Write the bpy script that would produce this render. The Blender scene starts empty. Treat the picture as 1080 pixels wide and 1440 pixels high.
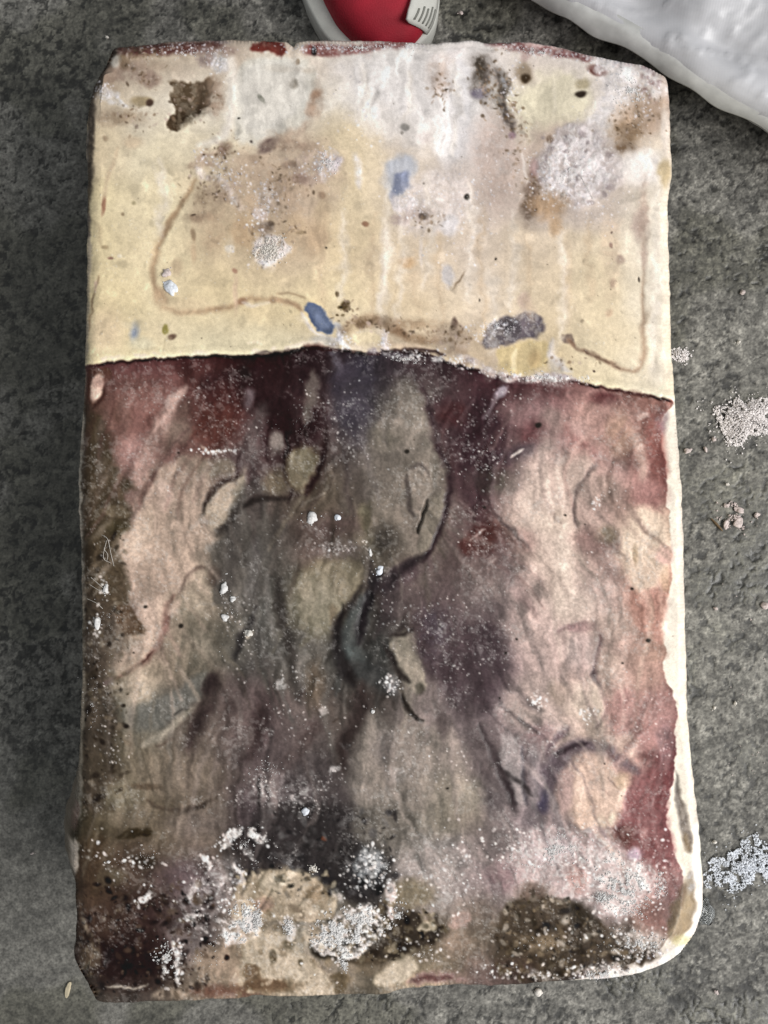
import bpy, math, random
import numpy as np
from mathutils import Vector

random.seed(7)
rng = np.random.default_rng(11)
scene = bpy.context.scene

# ------------------------------------------------------------------ camera, world, lamps, exposure
K = 0.00045            # metres per photograph pixel on the top face of the block
D = 0.55               # camera height above that face
ZT = 0.145             # thickness of the block
cam = bpy.data.cameras.new("Camera")
cam_ob = bpy.data.objects.new("Camera", cam)
scene.collection.objects.link(cam_ob)
cam_ob.location = (0, 0, ZT + D)
cam_ob.rotation_euler = (0, 0, 0)
cam.sensor_fit = 'HORIZONTAL'
cam.angle = 2 * math.atan(540 * K / D)
cam.clip_start = 0.01
cam.clip_end = 50
scene.camera = cam_ob

world = bpy.data.worlds.new("World")
scene.world = world
world.use_nodes = True
bg = world.node_tree.nodes["Background"]
bg.inputs[0].default_value = (0.93, 0.98, 1.0, 1)
bg.inputs[1].default_value = 0.33

def area_lamp(name, loc, target, size, size_y, power, color):
    l = bpy.data.lights.new(name, 'AREA')
    l.shape = 'RECTANGLE'; l.size = size; l.size_y = size_y
    l.energy = power; l.color = color
    o = bpy.data.objects.new(name, l)
    scene.collection.objects.link(o)
    o.location = loc
    o.rotation_euler = (Vector(target) - Vector(loc)).to_track_quat('-Z', 'Y').to_euler()
    return o
area_lamp("door_light", (2.1, -1.0, 2.2), (0, 0, 0.1), 2.0, 1.6, 124, (1.0, 0.98, 0.95))

scene.view_settings.view_transform = 'Standard'
scene.view_settings.look = 'None'
scene.view_settings.exposure = 0.0
scene.view_settings.gamma = 1.0
GAIN = 1.0             # photograph value -> albedo

# ------------------------------------------------------------------ helpers
def link(o, parent=None):
    scene.collection.objects.link(o)
    if parent is not None:
        o.parent = parent
    return o

def tag(o, label=None, cat=None, group=None, kind=None):
    if label: o["label"] = label
    if cat: o["category"] = cat
    if group: o["group"] = group
    if kind: o["kind"] = kind
    return o

def empty(name, loc=(0, 0, 0), rz=0):
    o = bpy.data.objects.new(name, None)
    o.empty_display_size = 0.02
    o.location = loc
    o.rotation_euler = (0, 0, rz)
    return link(o)

def mesh_np(name, verts, faces, mat, smooth=True):
    """verts Nx3 float, faces Mx4 or Mx3 int"""
    verts = np.asarray(verts, np.float32); faces = np.asarray(faces, np.int32)
    me = bpy.data.meshes.new(name)
    n, k = faces.shape
    me.vertices.add(len(verts)); me.vertices.foreach_set("co", verts.ravel())
    me.loops.add(n * k); me.loops.foreach_set("vertex_index", faces.ravel())
    me.polygons.add(n)
    me.polygons.foreach_set("loop_start", np.arange(0, n * k, k, dtype=np.int32))
    me.update(calc_edges=True)
    me.polygons.foreach_set("use_smooth", np.full(n, smooth, dtype=bool))
    if mat: me.materials.append(mat)
    me.validate()
    return me

def color_attr(me, rgb, name="Col"):
    a = me.attributes.new(name, 'FLOAT_COLOR', 'POINT')
    c = np.ones((len(me.vertices), 4), np.float32); c[:, :3] = rgb
    a.data.foreach_set("color", c.ravel())

def float_attr(me, v, name):
    a = me.attributes.new(name, 'FLOAT', 'POINT')
    a.data.foreach_set("value", np.asarray(v, np.float32).ravel())

def lin(c):
    c = np.clip(np.asarray(c, np.float32) / 255.0, 0, 1)
    return np.where(c <= 0.04045, c / 12.92, ((c + 0.055) / 1.055) ** 2.4)

def sm(a, b, x):
    t = np.clip((x - a) / (b - a), 0, 1)
    return t * t * (3 - 2 * t)

def w2(px, py, z=None):
    """photograph pixel -> world x, y of the point at height z seen there"""
    f = 1.0 if z is None else (D + ZT - z) / D
    return (px - 540) * K * f, (720 - py) * K * f

def value_noise(X, Y, sx, sy, seed):
    r = np.random.default_rng(seed)
    G = 256
    g = r.random((G, G)).astype(np.float32)
    x = X / sx + 1000.0; y = Y / sy + 1000.0
    xi = np.floor(x).astype(np.int64); yi = np.floor(y).astype(np.int64)
    fx = (x - xi).astype(np.float32); fy = (y - yi).astype(np.float32)
    fx = fx * fx * fx * (fx * (fx * 6 - 15) + 10); fy = fy * fy * fy * (fy * (fy * 6 - 15) + 10)
    x0 = xi % G; x1 = (xi + 1) % G; y0 = yi % G; y1 = (yi + 1) % G
    return (g[y0, x0] * (1 - fx) + g[y0, x1] * fx) * (1 - fy) + (g[y1, x0] * (1 - fx) + g[y1, x1] * fx) * fy

def fbm(X, Y, sx, sy, seed, octv=4, gain=0.5):
    out = 0; a = 1.0; tot = 0
    c, s = math.cos(0.5), math.sin(0.5)
    for o in range(octv):
        out = out + a * value_noise(X, Y, sx, sy, seed + o * 17)
        tot += a; a *= gain; sx *= 0.5; sy *= 0.5
        if sx == sy: X, Y = c * X - s * Y, s * X + c * Y
    return out / tot

def norm_noise(n):
    return np.clip((n - 0.5) / 0.36 + 0.5, 0, 1)

# ------------------------------------------------------------------ materials
def new_mat(name):
    m = bpy.data.materials.new(name); m.use_nodes = True
    nt = m.node_tree
    return m, nt, nt.nodes["Principled BSDF"]

def frozen_material():
    m, nt, p = new_mat("frozen_flesh")
    L = nt.links.new
    at = nt.nodes.new("ShaderNodeAttribute"); at.attribute_name = "Col"
    fr = nt.nodes.new("ShaderNodeAttribute"); fr.attribute_name = "Frost"
    tc = nt.nodes.new("ShaderNodeTexCoord")
    n1 = nt.nodes.new("ShaderNodeTexNoise"); n1.inputs["Scale"].default_value = 1300; n1.inputs["Detail"].default_value = 3
    L(tc.outputs["Object"], n1.inputs["Vector"])
    n2 = nt.nodes.new("ShaderNodeTexNoise"); n2.inputs["Scale"].default_value = 160; n2.inputs["Detail"].default_value = 4
    L(tc.outputs["Object"], n2.inputs["Vector"])
    mr = nt.nodes.new("ShaderNodeMapRange")
    mr.inputs[1].default_value = 0.3; mr.inputs[2].default_value = 0.7
    mr.inputs[3].default_value = 0.92; mr.inputs[4].default_value = 1.08
    L(n1.outputs["Fac"], mr.inputs[0])
    vm = nt.nodes.new("ShaderNodeVectorMath"); vm.operation = 'SCALE'
    L(at.outputs["Color"], vm.inputs[0]); L(mr.outputs[0], vm.inputs["Scale"])
    L(vm.outputs[0], p.inputs["Base Color"])
    rr = nt.nodes.new("ShaderNodeMapRange")
    rr.inputs[1].default_value = 0.35; rr.inputs[2].default_value = 0.65
    rr.inputs[3].default_value = 0.22; rr.inputs[4].default_value = 0.42
    L(n2.outputs["Fac"], rr.inputs[0])
    ra = nt.nodes.new("ShaderNodeMath"); ra.operation = 'MULTIPLY_ADD'; ra.inputs[1].default_value = 0.35
    L(fr.outputs["Fac"], ra.inputs[0]); L(rr.outputs[0], ra.inputs[2])
    L(ra.outputs[0], p.inputs["Roughness"])
    p.inputs["IOR"].default_value = 1.36
    p.inputs["Specular IOR Level"].default_value = 0.22
    ad = nt.nodes.new("ShaderNodeMath"); ad.operation = 'ADD'
    L(n1.outputs["Fac"], ad.inputs[0]); L(n2.outputs["Fac"], ad.inputs[1])
    bu = nt.nodes.new("ShaderNodeBump"); bu.inputs["Strength"].default_value = 0.08; bu.inputs["Distance"].default_value = 0.0003
    L(ad.outputs[0], bu.inputs["Height"])
    L(bu.outputs[0], p.inputs["Normal"])
    return m

def ice_material(name, col, trans=0.0, rough=0.35):
    m, nt, p = new_mat(name)
    L = nt.links.new
    tc = nt.nodes.new("ShaderNodeTexCoord")
    n = nt.nodes.new("ShaderNodeTexNoise"); n.inputs["Scale"].default_value = 700; n.inputs["Detail"].default_value = 2
    L(tc.outputs["Object"], n.inputs["Vector"])
    cr = nt.nodes.new("ShaderNodeValToRGB")
    c = np.array(lin(col)); 
    cr.color_ramp.elements[0].position = 0.3; cr.color_ramp.elements[1].position = 0.65
    cr.color_ramp.elements[0].color = (*(c * 0.72), 1); cr.color_ramp.elements[1].color = (*np.clip(c * 1.08, 0, 0.93), 1)
    L(n.outputs["Fac"], cr.inputs[0]); L(cr.outputs[0], p.inputs["Base Color"])
    p.inputs["Roughness"].default_value = rough
    p.inputs["Transmission Weight"].default_value = trans
    p.inputs["IOR"].default_value = 1.31
    return m

def plain_material(name, col, rough=0.6, var=0.15, scale=60, bump=0.0, bscale=400):
    m, nt, p = new_mat(name)
    L = nt.links.new
    tc = nt.nodes.new("ShaderNodeTexCoord")
    n = nt.nodes.new("ShaderNodeTexNoise"); n.inputs["Scale"].default_value = scale; n.inputs["Detail"].default_value = 5
    L(tc.outputs["Object"], n.inputs["Vector"])
    cr = nt.nodes.new("ShaderNodeValToRGB")
    c = np.array(lin(col))
    cr.color_ramp.elements[0].position = 0.3; cr.color_ramp.elements[1].position = 0.7
    cr.color_ramp.elements[0].color = (*(c * (1 - var)), 1); cr.color_ramp.elements[1].color = (*(c * (1 + var)), 1)
    L(n.outputs["Fac"], cr.inputs[0]); L(cr.outputs[0], p.inputs["Base Color"])
    p.inputs["Roughness"].default_value = rough
    if bump:
        n3 = nt.nodes.new("ShaderNodeTexNoise"); n3.inputs["Scale"].default_value = bscale
        L(tc.outputs["Object"], n3.inputs["Vector"])
        b = nt.nodes.new("ShaderNodeBump"); b.inputs["Strength"].default_value = bump; b.inputs["Distance"].default_value = 0.001
        L(n3.outputs["Fac"], b.inputs["Height"]); L(b.outputs[0], p.inputs["Normal"])
    return m

# ------------------------------------------------------------------ the concrete floor (its own relief: pits, trowel waves)
def floor_material():
    m, nt, p = new_mat("damp_concrete")
    L = nt.links.new
    at = nt.nodes.new("ShaderNodeAttribute"); at.attribute_name = "Col"
    wt = nt.nodes.new("ShaderNodeAttribute"); wt.attribute_name = "Wet"
    tc = nt.nodes.new("ShaderNodeTexCoord")
    n1 = nt.nodes.new("ShaderNodeTexNoise"); n1.inputs["Scale"].default_value = 520; n1.inputs["Detail"].default_value = 4
    L(tc.outputs["Object"], n1.inputs["Vector"])
    mr = nt.nodes.new("ShaderNodeMapRange")
    mr.inputs[1].default_value = 0.3; mr.inputs[2].default_value = 0.7
    mr.inputs[3].default_value = 0.62; mr.inputs[4].default_value = 1.42
    L(n1.outputs["Fac"], mr.inputs[0])
    n4 = nt.nodes.new("ShaderNodeTexNoise"); n4.inputs["Scale"].default_value = 45; n4.inputs["Detail"].default_value = 8
    L(tc.outputs["Object"], n4.inputs["Vector"])
    mr4 = nt.nodes.new("ShaderNodeMapRange")
    mr4.inputs[1].default_value = 0.3; mr4.inputs[2].default_value = 0.7; mr4.inputs[3].default_value = 0.84; mr4.inputs[4].default_value = 1.14
    L(n4.outputs["Fac"], mr4.inputs[0])
    mm4 = nt.nodes.new("ShaderNodeMath"); mm4.operation = 'MULTIPLY'
    L(mr.outputs[0], mm4.inputs[0]); L(mr4.outputs[0], mm4.inputs[1])
    vm = nt.nodes.new("ShaderNodeVectorMath"); vm.operation = 'SCALE'
    L(at.outputs["Color"], vm.inputs[0]); L(mm4.outputs[0], vm.inputs["Scale"])
    L(vm.outputs[0], p.inputs["Base Color"])
    rr = nt.nodes.new("ShaderNodeMapRange")
    rr.inputs[3].default_value = 0.75; rr.inputs[4].default_value = 0.38
    L(wt.outputs["Fac"], rr.inputs[0]); L(rr.outputs[0], p.inputs["Roughness"])
    bu = nt.nodes.new("ShaderNodeBump"); bu.inputs["Strength"].default_value = 0.35; bu.inputs["Distance"].default_value = 0.0006
    L(n1.outputs["Fac"], bu.inputs["Height"]); L(bu.outputs[0], p.inputs["Normal"])
    return m

def build_floor():
    def axis(a, b, step, far):
        core = np.arange(a, b + step, step)
        out = [core[0]]; s = step
        lo = []; x = core[0]
        while x > -far: s *= 1.25; x -= s; lo.append(x)
        hi = []; x = core[-1]; s = step
        while x < far: s *= 1.25; x += s; hi.append(x)
        return np.array(lo[::-1] + list(core) + hi)
    xs = axis(-0.36, 0.36, 0.0011, 4.0); ys = axis(-0.47, 0.47, 0.0011, 4.0)
    X, Y = np.meshgrid(xs, ys)
    U = X * 1000.0; V = Y * 1000.0      # millimetres
    warpx = (fbm(U, V, 7, 7, 5) - .5) * 9; warpy = (fbm(U, V, 7, 7, 9) - .5) * 9
    big = norm_noise(fbm(U, V, 160, 160, 21, 3))
    mid = norm_noise(fbm(U + warpx * 1.5, V + warpy * 1.5, 15, 15, 31, 6, .62))
    fine = norm_noise(fbm(U, V, 4, 4, 41, 3))
    pit_n = norm_noise(fbm(U + warpx, V + warpy, 5.2, 5.2, 51, 4, .62) + (fbm(U, V, 90, 90, 57, 2) - .5) * .16)
    region = sm(-0.25, 0.1, X + 0.35 * (Y + 0.1))           # right-hand side is coarser and more worn
    smoothz = sm(-0.1, -0.3, Y) * sm(-0.05, -0.2, X)       # trowelled smooth in one corner
    pits = sm(0.74, 0.95, pit_n) * (1 - 0.75 * smoothz)
    pits2 = sm(0.80, 0.92, norm_noise(fbm(U, V, 3.0, 3.0, 61, 2))) * 0.5 * (1 - .5 * smoothz)
    base = np.array([106, 104, 99], np.float32)
    val = 1.0 + (mid - .5) * (0.15 + 0.14 * region) * (1 - .5 * smoothz) + (fine - .5) * 0.20 + (big - .5) * 0.14
    streak = norm_noise(fbm(U * .9 + V * .3, V * 1.0 - U * .3, 60, 8, 71, 3))
    val += (streak - .5) * 0.12
    val *= (1 - 0.46 * pits) * (1 - 0.40 * pits2)
    grit = sm(0.86, 0.95, norm_noise(fbm(U, V, 2.6, 2.6, 81, 2)))
    val += grit * 0.25 * region
    far = np.maximum(sm(.36, .44, np.abs(X)), sm(.47, .55, np.abs(Y)))     # beyond the fine grid the material alone carries the grain
    val = val * (1 - far) + .90 * far
    rgb = base[None, None] * val[..., None]
    damp = sm(0.45, 0.8, norm_noise(fbm(U, V, 70, 70, 91, 3))) * (1 - far)
    # slightly darker bands along both long sides of the block
    ring = np.exp(-((np.abs(X) - 0.22) / 0.05) ** 2) * 0.3
    rgb *= (1 - 0.16 * damp - 0.12 * ring)[..., None]
    rgb[..., 2] *= (1 - 0.04 * damp)
    damp = damp * (1 - far); pits = pits * (1 - far); fine = .5 + (fine - .5) * (1 - far); mid = .5 + (mid - .5) * (1 - far); pits2 = pits2 * (1 - far)
    Z = (mid - .5) * 0.0002 - pits * 0.0006 - pits2 * 0.0002 + (fine - .5) * 0.0001 + (big - .5) * 0.001
    ny, nx = X.shape
    idx = np.arange(nx * ny).reshape(ny, nx)
    F = np.stack([idx[:-1, :-1], idx[:-1, 1:], idx[1:, 1:], idx[1:, :-1]], -1).reshape(-1, 4)
    me = mesh_np("floor", np.stack([X, Y, Z - 0.0012], -1).reshape(-1, 3), F, floor_material())
    color_attr(me, lin(rgb.reshape(-1, 3)))
    float_attr(me, (damp * .7 + pits * .3).ravel(), "Wet")
    o = link(bpy.data.objects.new("floor", me))
    tag(o, kind="structure")
build_floor()

# ------------------------------------------------------------------ the block's own colours and relief, laid out on its top face
X0, Y0, W, H = 86, 40, 924, 1396
PX, PY = np.meshgrid(np.arange(W, dtype=np.float32) + X0, np.arange(H, dtype=np.float32) + Y0)
WXs = (fbm(PX, PY, 14, 14, 101, 3) - .5) * 2; WYs = (fbm(PX, PY, 14, 14, 111, 3) - .5) * 2
WXl = (fbm(PX, PY, 60, 60, 121, 3) - .5) * 2; WYl = (fbm(PX, PY, 60, 60, 131, 3) - .5) * 2
MOT = norm_noise(fbm(PX + WXs * 3, PY + WYs * 3, 7, 7, 141, 3, 0.6))
MOTL = norm_noise(fbm(PX + WXs * 6, PY + WYs * 6, 26, 26, 151, 4, 0.55))
GRAIN = norm_noise(fbm(PX, PY, 2.6, 2.6, 161, 2))
FIB = norm_noise(fbm(PX + WXl * 14 + WXs * 5, PY + WYs * 6, 9, 46, 171, 4, 0.6))
FIB2 = norm_noise(fbm(PX + WXl * 24 + (PY - 700) * .12, PY + WYs * 8, 26, 110, 181, 3, 0.55))

# boundary between the fat (above) and the flesh (below), and the flesh's ragged edge along the fat rim
BND = np.array([(60, 512), (123, 513), (150, 508), (200, 505), (260, 500), (300, 498), (340, 499), (370, 497), (400, 493), (430, 487),
                (460, 487), (480, 491), (520, 494), (560, 492), (590, 493), (612, 499), (630, 508), (650, 513), (680, 521),
                (700, 527), (730, 530), (760, 531), (800, 533), (830, 540), (870, 547), (910, 554), (946, 562), (1010, 570)], float)
bwob = (fbm(PX[:1], PX[:1] * 0, 9, 9, 191, 3)[0] - .5) * 5
BY = np.interp(PX[0], BND[:, 0], BND[:, 1]) + bwob          # per column
EDGE = np.array([(540, 947), (568, 946), (596, 929), (630, 932), (671, 936), (713, 938), (755, 943), (810, 943), (840, 938), (887, 931),
                 (905, 933), (918, 938), (932, 929), (957, 938), (984, 949), (1007, 952), (1048, 949), (1081, 949), (1140, 937), (1165, 939),
                 (1185, 944), (1210, 953), (1232, 961), (1262, 960), (1290, 955), (1315, 944), (1335, 925), (1350, 900), (1362, 870), (1374, 830), (1384, 780), (1395, 700), (1440, 600)], float)
ewob = (fbm(PY[:, :1] * 0, PY[:, :1], 10, 10, 201, 3)[:, 0] - .5) * 7
EX = np.interp(PY[:, 0], EDGE[:, 0], EDGE[:, 1]) + ewob     # per row
dB = PY - BY[None, :]                                       # >0 in the flesh
dE = EX[:, None] - PX                                       # >0 left of the rim
MEAT = sm(-1.2, 1.2, dB) * sm(-1.2, 1.2, dE)
ISFAT = sm(1.2, -1.2, dB)

def grid_colors(xs, ys, rows, warp):
    g = np.array(rows, np.float32)
    xs = np.array(xs, float); ys = np.array(ys, float)
    x = PX + WXl * warp; y = PY + WYl * warp
    fx = np.interp(x, xs, np.arange(len(xs))); fy = np.interp(y, ys, np.arange(len(ys)))
    xi = np.clip(np.floor(fx).astype(int), 0, len(xs) - 2); yi = np.clip(np.floor(fy).astype(int), 0, len(ys) - 2)
    tx = (fx - xi)[..., None]; ty = (fy - yi)[..., None]
    tx = tx * tx * (3 - 2 * tx); ty = ty * ty * (3 - 2 * ty)
    return (g[yi, xi] * (1 - tx) + g[yi, xi + 1] * tx) * (1 - ty) + (g[yi + 1, xi] * (1 - tx) + g[yi + 1, xi + 1] * tx) * ty

fat = grid_colors([130, 220, 310, 400, 490, 580, 670, 760, 850, 935], [70, 140, 210, 280, 350, 420, 490], [
 [(150,136,116),(172,158,132),(182,168,146),(202,190,168),(208,200,184),(212,210,200),(214,212,204),(208,198,184),(216,210,200),(204,194,182)],
 [(190,176,146),(206,198,172),(210,205,182),(212,208,188),(218,214,196),(216,214,204),(204,203,196),(206,200,170),(212,206,190),(185,165,145)],
 [(205,190,150),(214,205,168),(212,202,168),(205,190,160),(215,200,160),(205,195,175),(205,200,192),(188,172,152),(190,182,172),(215,205,180)],
 [(214,200,150),(222,210,166),(206,188,150),(195,178,150),(218,202,160),(200,190,172),(200,188,172),(185,172,155),(195,184,168),(222,214,188)],
 [(214,200,150),(222,208,162),(208,190,148),(200,182,146),(214,196,152),(212,196,165),(205,192,170),(205,190,160),(214,200,165),(226,218,192)],
 [(218,202,150),(222,208,160),(215,198,150),(214,198,150),(220,204,158),(216,198,158),(212,198,170),(212,196,160),(216,202,162),(226,218,190)],
 [(220,205,155),(222,208,162),(214,204,162),(206,196,156),(190,178,150),(185,170,140),(190,172,140),(196,180,140),(215,202,162),(224,214,182)]], 26)
meat = grid_colors([120, 200, 280, 360, 440, 520, 600, 680, 760, 840, 920], list(range(520, 1401, 80)), [
 [(110,70,65),(110,65,62),(95,55,52),(60,35,35),(55,38,40),(62,55,60),(75,60,62),(80,52,56),(110,70,70),(135,90,85),(150,105,95)],
 [(85,65,52),(150,100,92),(115,75,68),(85,60,62),(72,55,58),(85,78,78),(115,105,100),(75,50,55),(140,108,108),(165,120,110),(165,105,90)],
 [(80,66,52),(150,115,105),(125,105,95),(100,85,82),(98,85,72),(95,85,80),(120,108,98),(90,68,70),(170,150,142),(165,140,132),(160,100,92)],
 [(78,66,48),(165,142,122),(160,142,126),(92,85,80),(98,82,76),(110,100,86),(120,104,96),(85,55,55),(178,160,148),(160,138,128),(190,170,148)],
 [(85,72,58),(160,132,118),(140,125,108),(85,82,78),(135,122,96),(75,68,64),(95,80,80),(110,95,95),(175,155,148),(165,145,138),(178,120,100)],
 [(78,68,60),(165,145,125),(125,115,100),(88,84,80),(100,94,88),(65,64,62),(100,88,82),(90,72,78),(170,150,145),(165,142,135),(165,125,108)],
 [(82,74,62),(125,122,112),(100,88,80),(88,72,72),(98,86,80),(78,70,66),(120,108,105),(110,95,98),(165,148,142),(178,158,145),(165,115,108)],
 [(85,75,58),(130,115,95),(110,96,86),(98,84,84),(85,76,76),(108,98,92),(135,125,118),(105,92,92),(120,105,108),(195,165,148),(140,75,75)],
 [(82,70,52),(105,90,72),(115,100,88),(85,74,76),(62,56,58),(85,80,76),(130,122,114),(120,108,105),(125,112,115),(150,130,125),(150,85,85)],
 [(85,65,50),(85,68,60),(100,85,85),(130,115,100),(70,65,62),(60,56,55),(140,130,126),(145,130,130),(160,145,142),(175,158,155),(150,110,105)],
 [(65,50,40),(60,42,42),(110,98,95),(165,148,125),(150,140,125),(110,100,90),(110,95,80),(110,95,82),(75,62,50),(85,72,65),(130,110,95)],
 [(75,65,58),(70,60,55),(130,112,95),(160,140,115),(155,135,115),(120,108,92),(165,145,115),(110,90,85),(85,72,65),(110,100,98),(200,195,185)]], 22)
rim = np.zeros_like(fat); rim[:] = (226, 219, 196)
C = fat * ISFAT[..., None] + (1 - ISFAT)[..., None] * (meat * sm(-1.2, 1.2, dE)[..., None] + rim * (1 - sm(-1.2, 1.2, dE))[..., None])
HT = np.zeros_like(PX)          # relief in millimetres
FROST = np.zeros_like(PX)

# body texture of the flesh: fibres, mottling, veils of rime
fibre = ((FIB - .5) * 0.12 + (FIB2 - .5) * 0.12 + (MOTL - .5) * 0.14) * MEAT
C *= (1 + fibre)[..., None]
C *= (1 + ((MOTL - .5) * 0.06 + (MOT - .5) * 0.035) * (1 - MEAT))[..., None]
HT += (FIB - .5) * 0.08 * MEAT + (FIB2 - .5) * 0.2 * MEAT + (MOTL - .5) * 0.14 * (1 - MEAT)
HT += (fbm(PX, PY, 180, 180, 211, 2) - .5) * 5

OX = OY = 0.0; SC = 3.6
def T(x, y):
    global OX, OY
    OX, OY = x, y
def _pt(p): return np.array([(OX + x / SC, OY + y / SC) for x, y in p], float)

def _win(pts, pad):
    x0 = max(int(pts[:, 0].min() - pad) - X0, 0); x1 = min(int(pts[:, 0].max() + pad) - X0 + 1, W)
    y0 = max(int(pts[:, 1].min() - pad) - Y0, 0); y1 = min(int(pts[:, 1].max() + pad) - Y0 + 1, H)
    return slice(y0, max(y1, y0)), slice(x0, max(x1, x0))

def _apply(sl, mask, color, alpha, mottle, h, frost, zone):
    if mottle:
        n = sm(0.5 - .28, 0.5 + .28, MOT[sl] * .65 + MOTL[sl] * .35 + (mask - .6) * .35)
        mask = mask * (1 - mottle + mottle * n)
    if zone == 'm': mask = mask * MEAT[sl]
    elif zone == 'f': mask = mask * ISFAT[sl]
    elif zone == 'r': mask = mask * (1 - MEAT[sl])
    m = (mask * alpha)[..., None]
    if color is not None:
        tex = C[sl].mean(-1, keepdims=True)
        col = np.array(color, np.float32) * (1 + ((FIB[sl] - .5) * .10 + (MOTL[sl] - .5) * .10)[..., None])
        C[sl] = C[sl] * (1 - m) + col * m
    if h: HT[sl] += mask * (h * .4 if h > -1.5 else h)
    if frost: FROST[sl] = np.maximum(FROST[sl], mask * frost)

def _seg_d(X, Y, a, b):
    d = b - a; L2 = max(d @ d, 1e-6)
    t = np.clip(((X - a[0]) * d[0] + (Y - a[1]) * d[1]) / L2, 0, 1)
    return np.hypot(X - a[0] - t * d[0], Y - a[1] - t * d[1]), t

def _wcoords(sl, wl, ws):
    return PX[sl] + WXl[sl] * wl + WXs[sl] * ws, PY[sl] + WYl[sl] * wl + WYs[sl] * ws

def chaikin(p, n=2):
    for _ in range(n):
        q = np.roll(p, -1, 0)
        p = np.stack([p * .75 + q * .25, p * .25 + q * .75], 1).reshape(-1, 2)
    return p

def P(pts, color, soft=14, alpha=1.0, mottle=0, h=0, frost=0, zone=None, wl=3, ws=4):
    p = chaikin(_pt(pts)); soft = soft / SC * .8; ws = ws * 1.3
    sl = _win(p, soft + wl + ws + 2)
    X, Y = _wcoords(sl, wl, ws)
    if X.size == 0: return
    dist = np.full(X.shape, 1e9); inside = np.zeros(X.shape, bool)
    for i in range(len(p)):
        a, b = p[i], p[(i + 1) % len(p)]
        dd, _ = _seg_d(X, Y, a, b); dist = np.minimum(dist, dd)
        c = (a[1] > Y) != (b[1] > Y)
        if a[1] != b[1]:
            inside ^= c & (X < (b[0] - a[0]) * (Y - a[1]) / (b[1] - a[1]) + a[0])
    sd = np.where(inside, -dist, dist)
    _apply(sl, sm(soft, -soft, sd), color, alpha, mottle, h, frost, zone)

def spline(p, n=10):
    out = []
    q = np.vstack([2 * p[0] - p[1], p, 2 * p[-1] - p[-2]])
    for i in range(1, len(q) - 2):
        for k in range(n):
            t = k / n
            out.append(0.5 * ((2 * q[i]) + (-q[i-1] + q[i+1]) * t + (2*q[i-1] - 5*q[i] + 4*q[i+1] - q[i+2]) * t*t + (-q[i-1] + 3*q[i] - 3*q[i+1] + q[i+2]) * t**3))
    out.append(q[-2]); return np.array(out)

def S(pts, w, color, soft=8, alpha=1.0, mottle=0, h=0, frost=0, zone=None, taper=True, wl=2, ws=2.5):
    p = spline(_pt(pts), 6); soft = soft / SC * 1.15 + .8; ws = ws * 1.3; alpha = alpha * .88
    w0, w1 = (w if isinstance(w, tuple) else (w, w)); w0 /= SC * 2; w1 /= SC * 2
    sl = _win(p, max(w0, w1) + soft + wl + ws + 2)
    X, Y = _wcoords(sl, wl, ws)
    if X.size == 0: return
    best = np.full(X.shape, 1e9); n = len(p) - 1
    for i in range(n):
        dd, t = _seg_d(X, Y, p[i], p[i + 1])
        g = (i + t) / n
        ww = w0 + (w1 - w0) * g
        if taper: ww = ww * np.clip(np.minimum(g, 1 - g) * 5 + 0.25, 0, 1)
        best = np.minimum(best, dd - ww)
    _apply(sl, sm(soft, -soft * .6, best), color, alpha, mottle, h, frost, zone)

def B(x, y, rx, ry, color, soft=.45, alpha=1.0, rot=0, mottle=0, h=0, frost=0, zone=None, wl=3, ws=4):
    c = _pt([(x, y)])[0]; rx /= SC; ry /= SC
    R = max(rx, ry) * (1 + soft) + wl + ws + 2
    sl = _win(np.array([c - R, c + R]), 0)
    if min(rx, ry) < 10: wl *= .4; ws *= .5
    X, Y = _wcoords(sl, wl, ws)
    if X.size == 0: return
    a = math.radians(rot); dx, dy = X - c[0], Y - c[1]
    e = np.sqrt(((dx * math.cos(a) + dy * math.sin(a)) / rx) ** 2 + ((-dx * math.sin(a) + dy * math.cos(a)) / ry) ** 2)
    _apply(sl, sm(1 + soft, 1 - soft, e), color, alpha, mottle, h, frost, zone)

# ---- fat, upper left
T(80, 30)
P([(910,190),(1080,180),(1330,180),(1300,420),(1240,540),(1090,570),(1010,640),(930,620),(890,560),(905,450)], (203,203,186), 20, .75, zone='f')
P([(590,290),(650,280),(700,300),(760,290),(785,340),(775,400),(740,440),(690,470),(650,500),(600,545),(565,520),(570,490),(610,460),(600,410),(585,350)], (90,73,50), 14, .95, mottle=.3, h=-1.4, ws=9)
P([(700,300),(780,270),(840,340),(830,450),(770,470),(700,450)], (140,120,96), 34, .7, mottle=.7, ws=8)
S([(610,510),(660,480),(740,420),(750,330)], 60, (58,46,30), 26, .8, mottle=.5, h=-.6)
B(800,380,50,100,(158,138,116),.5,.6,mottle=.5)
B(480,290,62,36,(142,122,104),.4,.85,mottle=.3); B(430,400,55,26,(152,136,100),.4,.85); B(470,410,20,20,(96,78,62),.4)
B(300,485,110,36,(168,150,124),.6,.7,mottle=.4); B(330,250,150,60,(145,122,106),.5,.6,mottle=.6)
B(295,205,22,30,(206,200,182),.3,h=.8); B(342,200,30,42,(116,96,70),.4,.8); B(400,180,60,25,(160,140,112),.5,.6)
P([(205,340),(260,320),(330,400),(365,440),(280,425),(220,390)], (212,212,204), 14, .9, mottle=.6, h=.4, frost=.8)
S([(290,130),(400,145),(560,140),(700,135),(800,120)], 58, (82,44,38), 18, .95, mottle=.3, taper=False)
S([(560,110),(640,100),(760,95),(880,110)], 26, (150,135,130), 14, .7, mottle=.8, frost=.9)
B(750,185,50,50,(136,120,112),.5,.8,mottle=.6); B(820,215,48,50,(186,186,182),.4,.8,mottle=.7,frost=1)
S([(880,190),(892,300),(880,420),(868,520),(830,585),(720,632)], (52,18), (230,226,210), 24, .85, h=.9)
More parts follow.
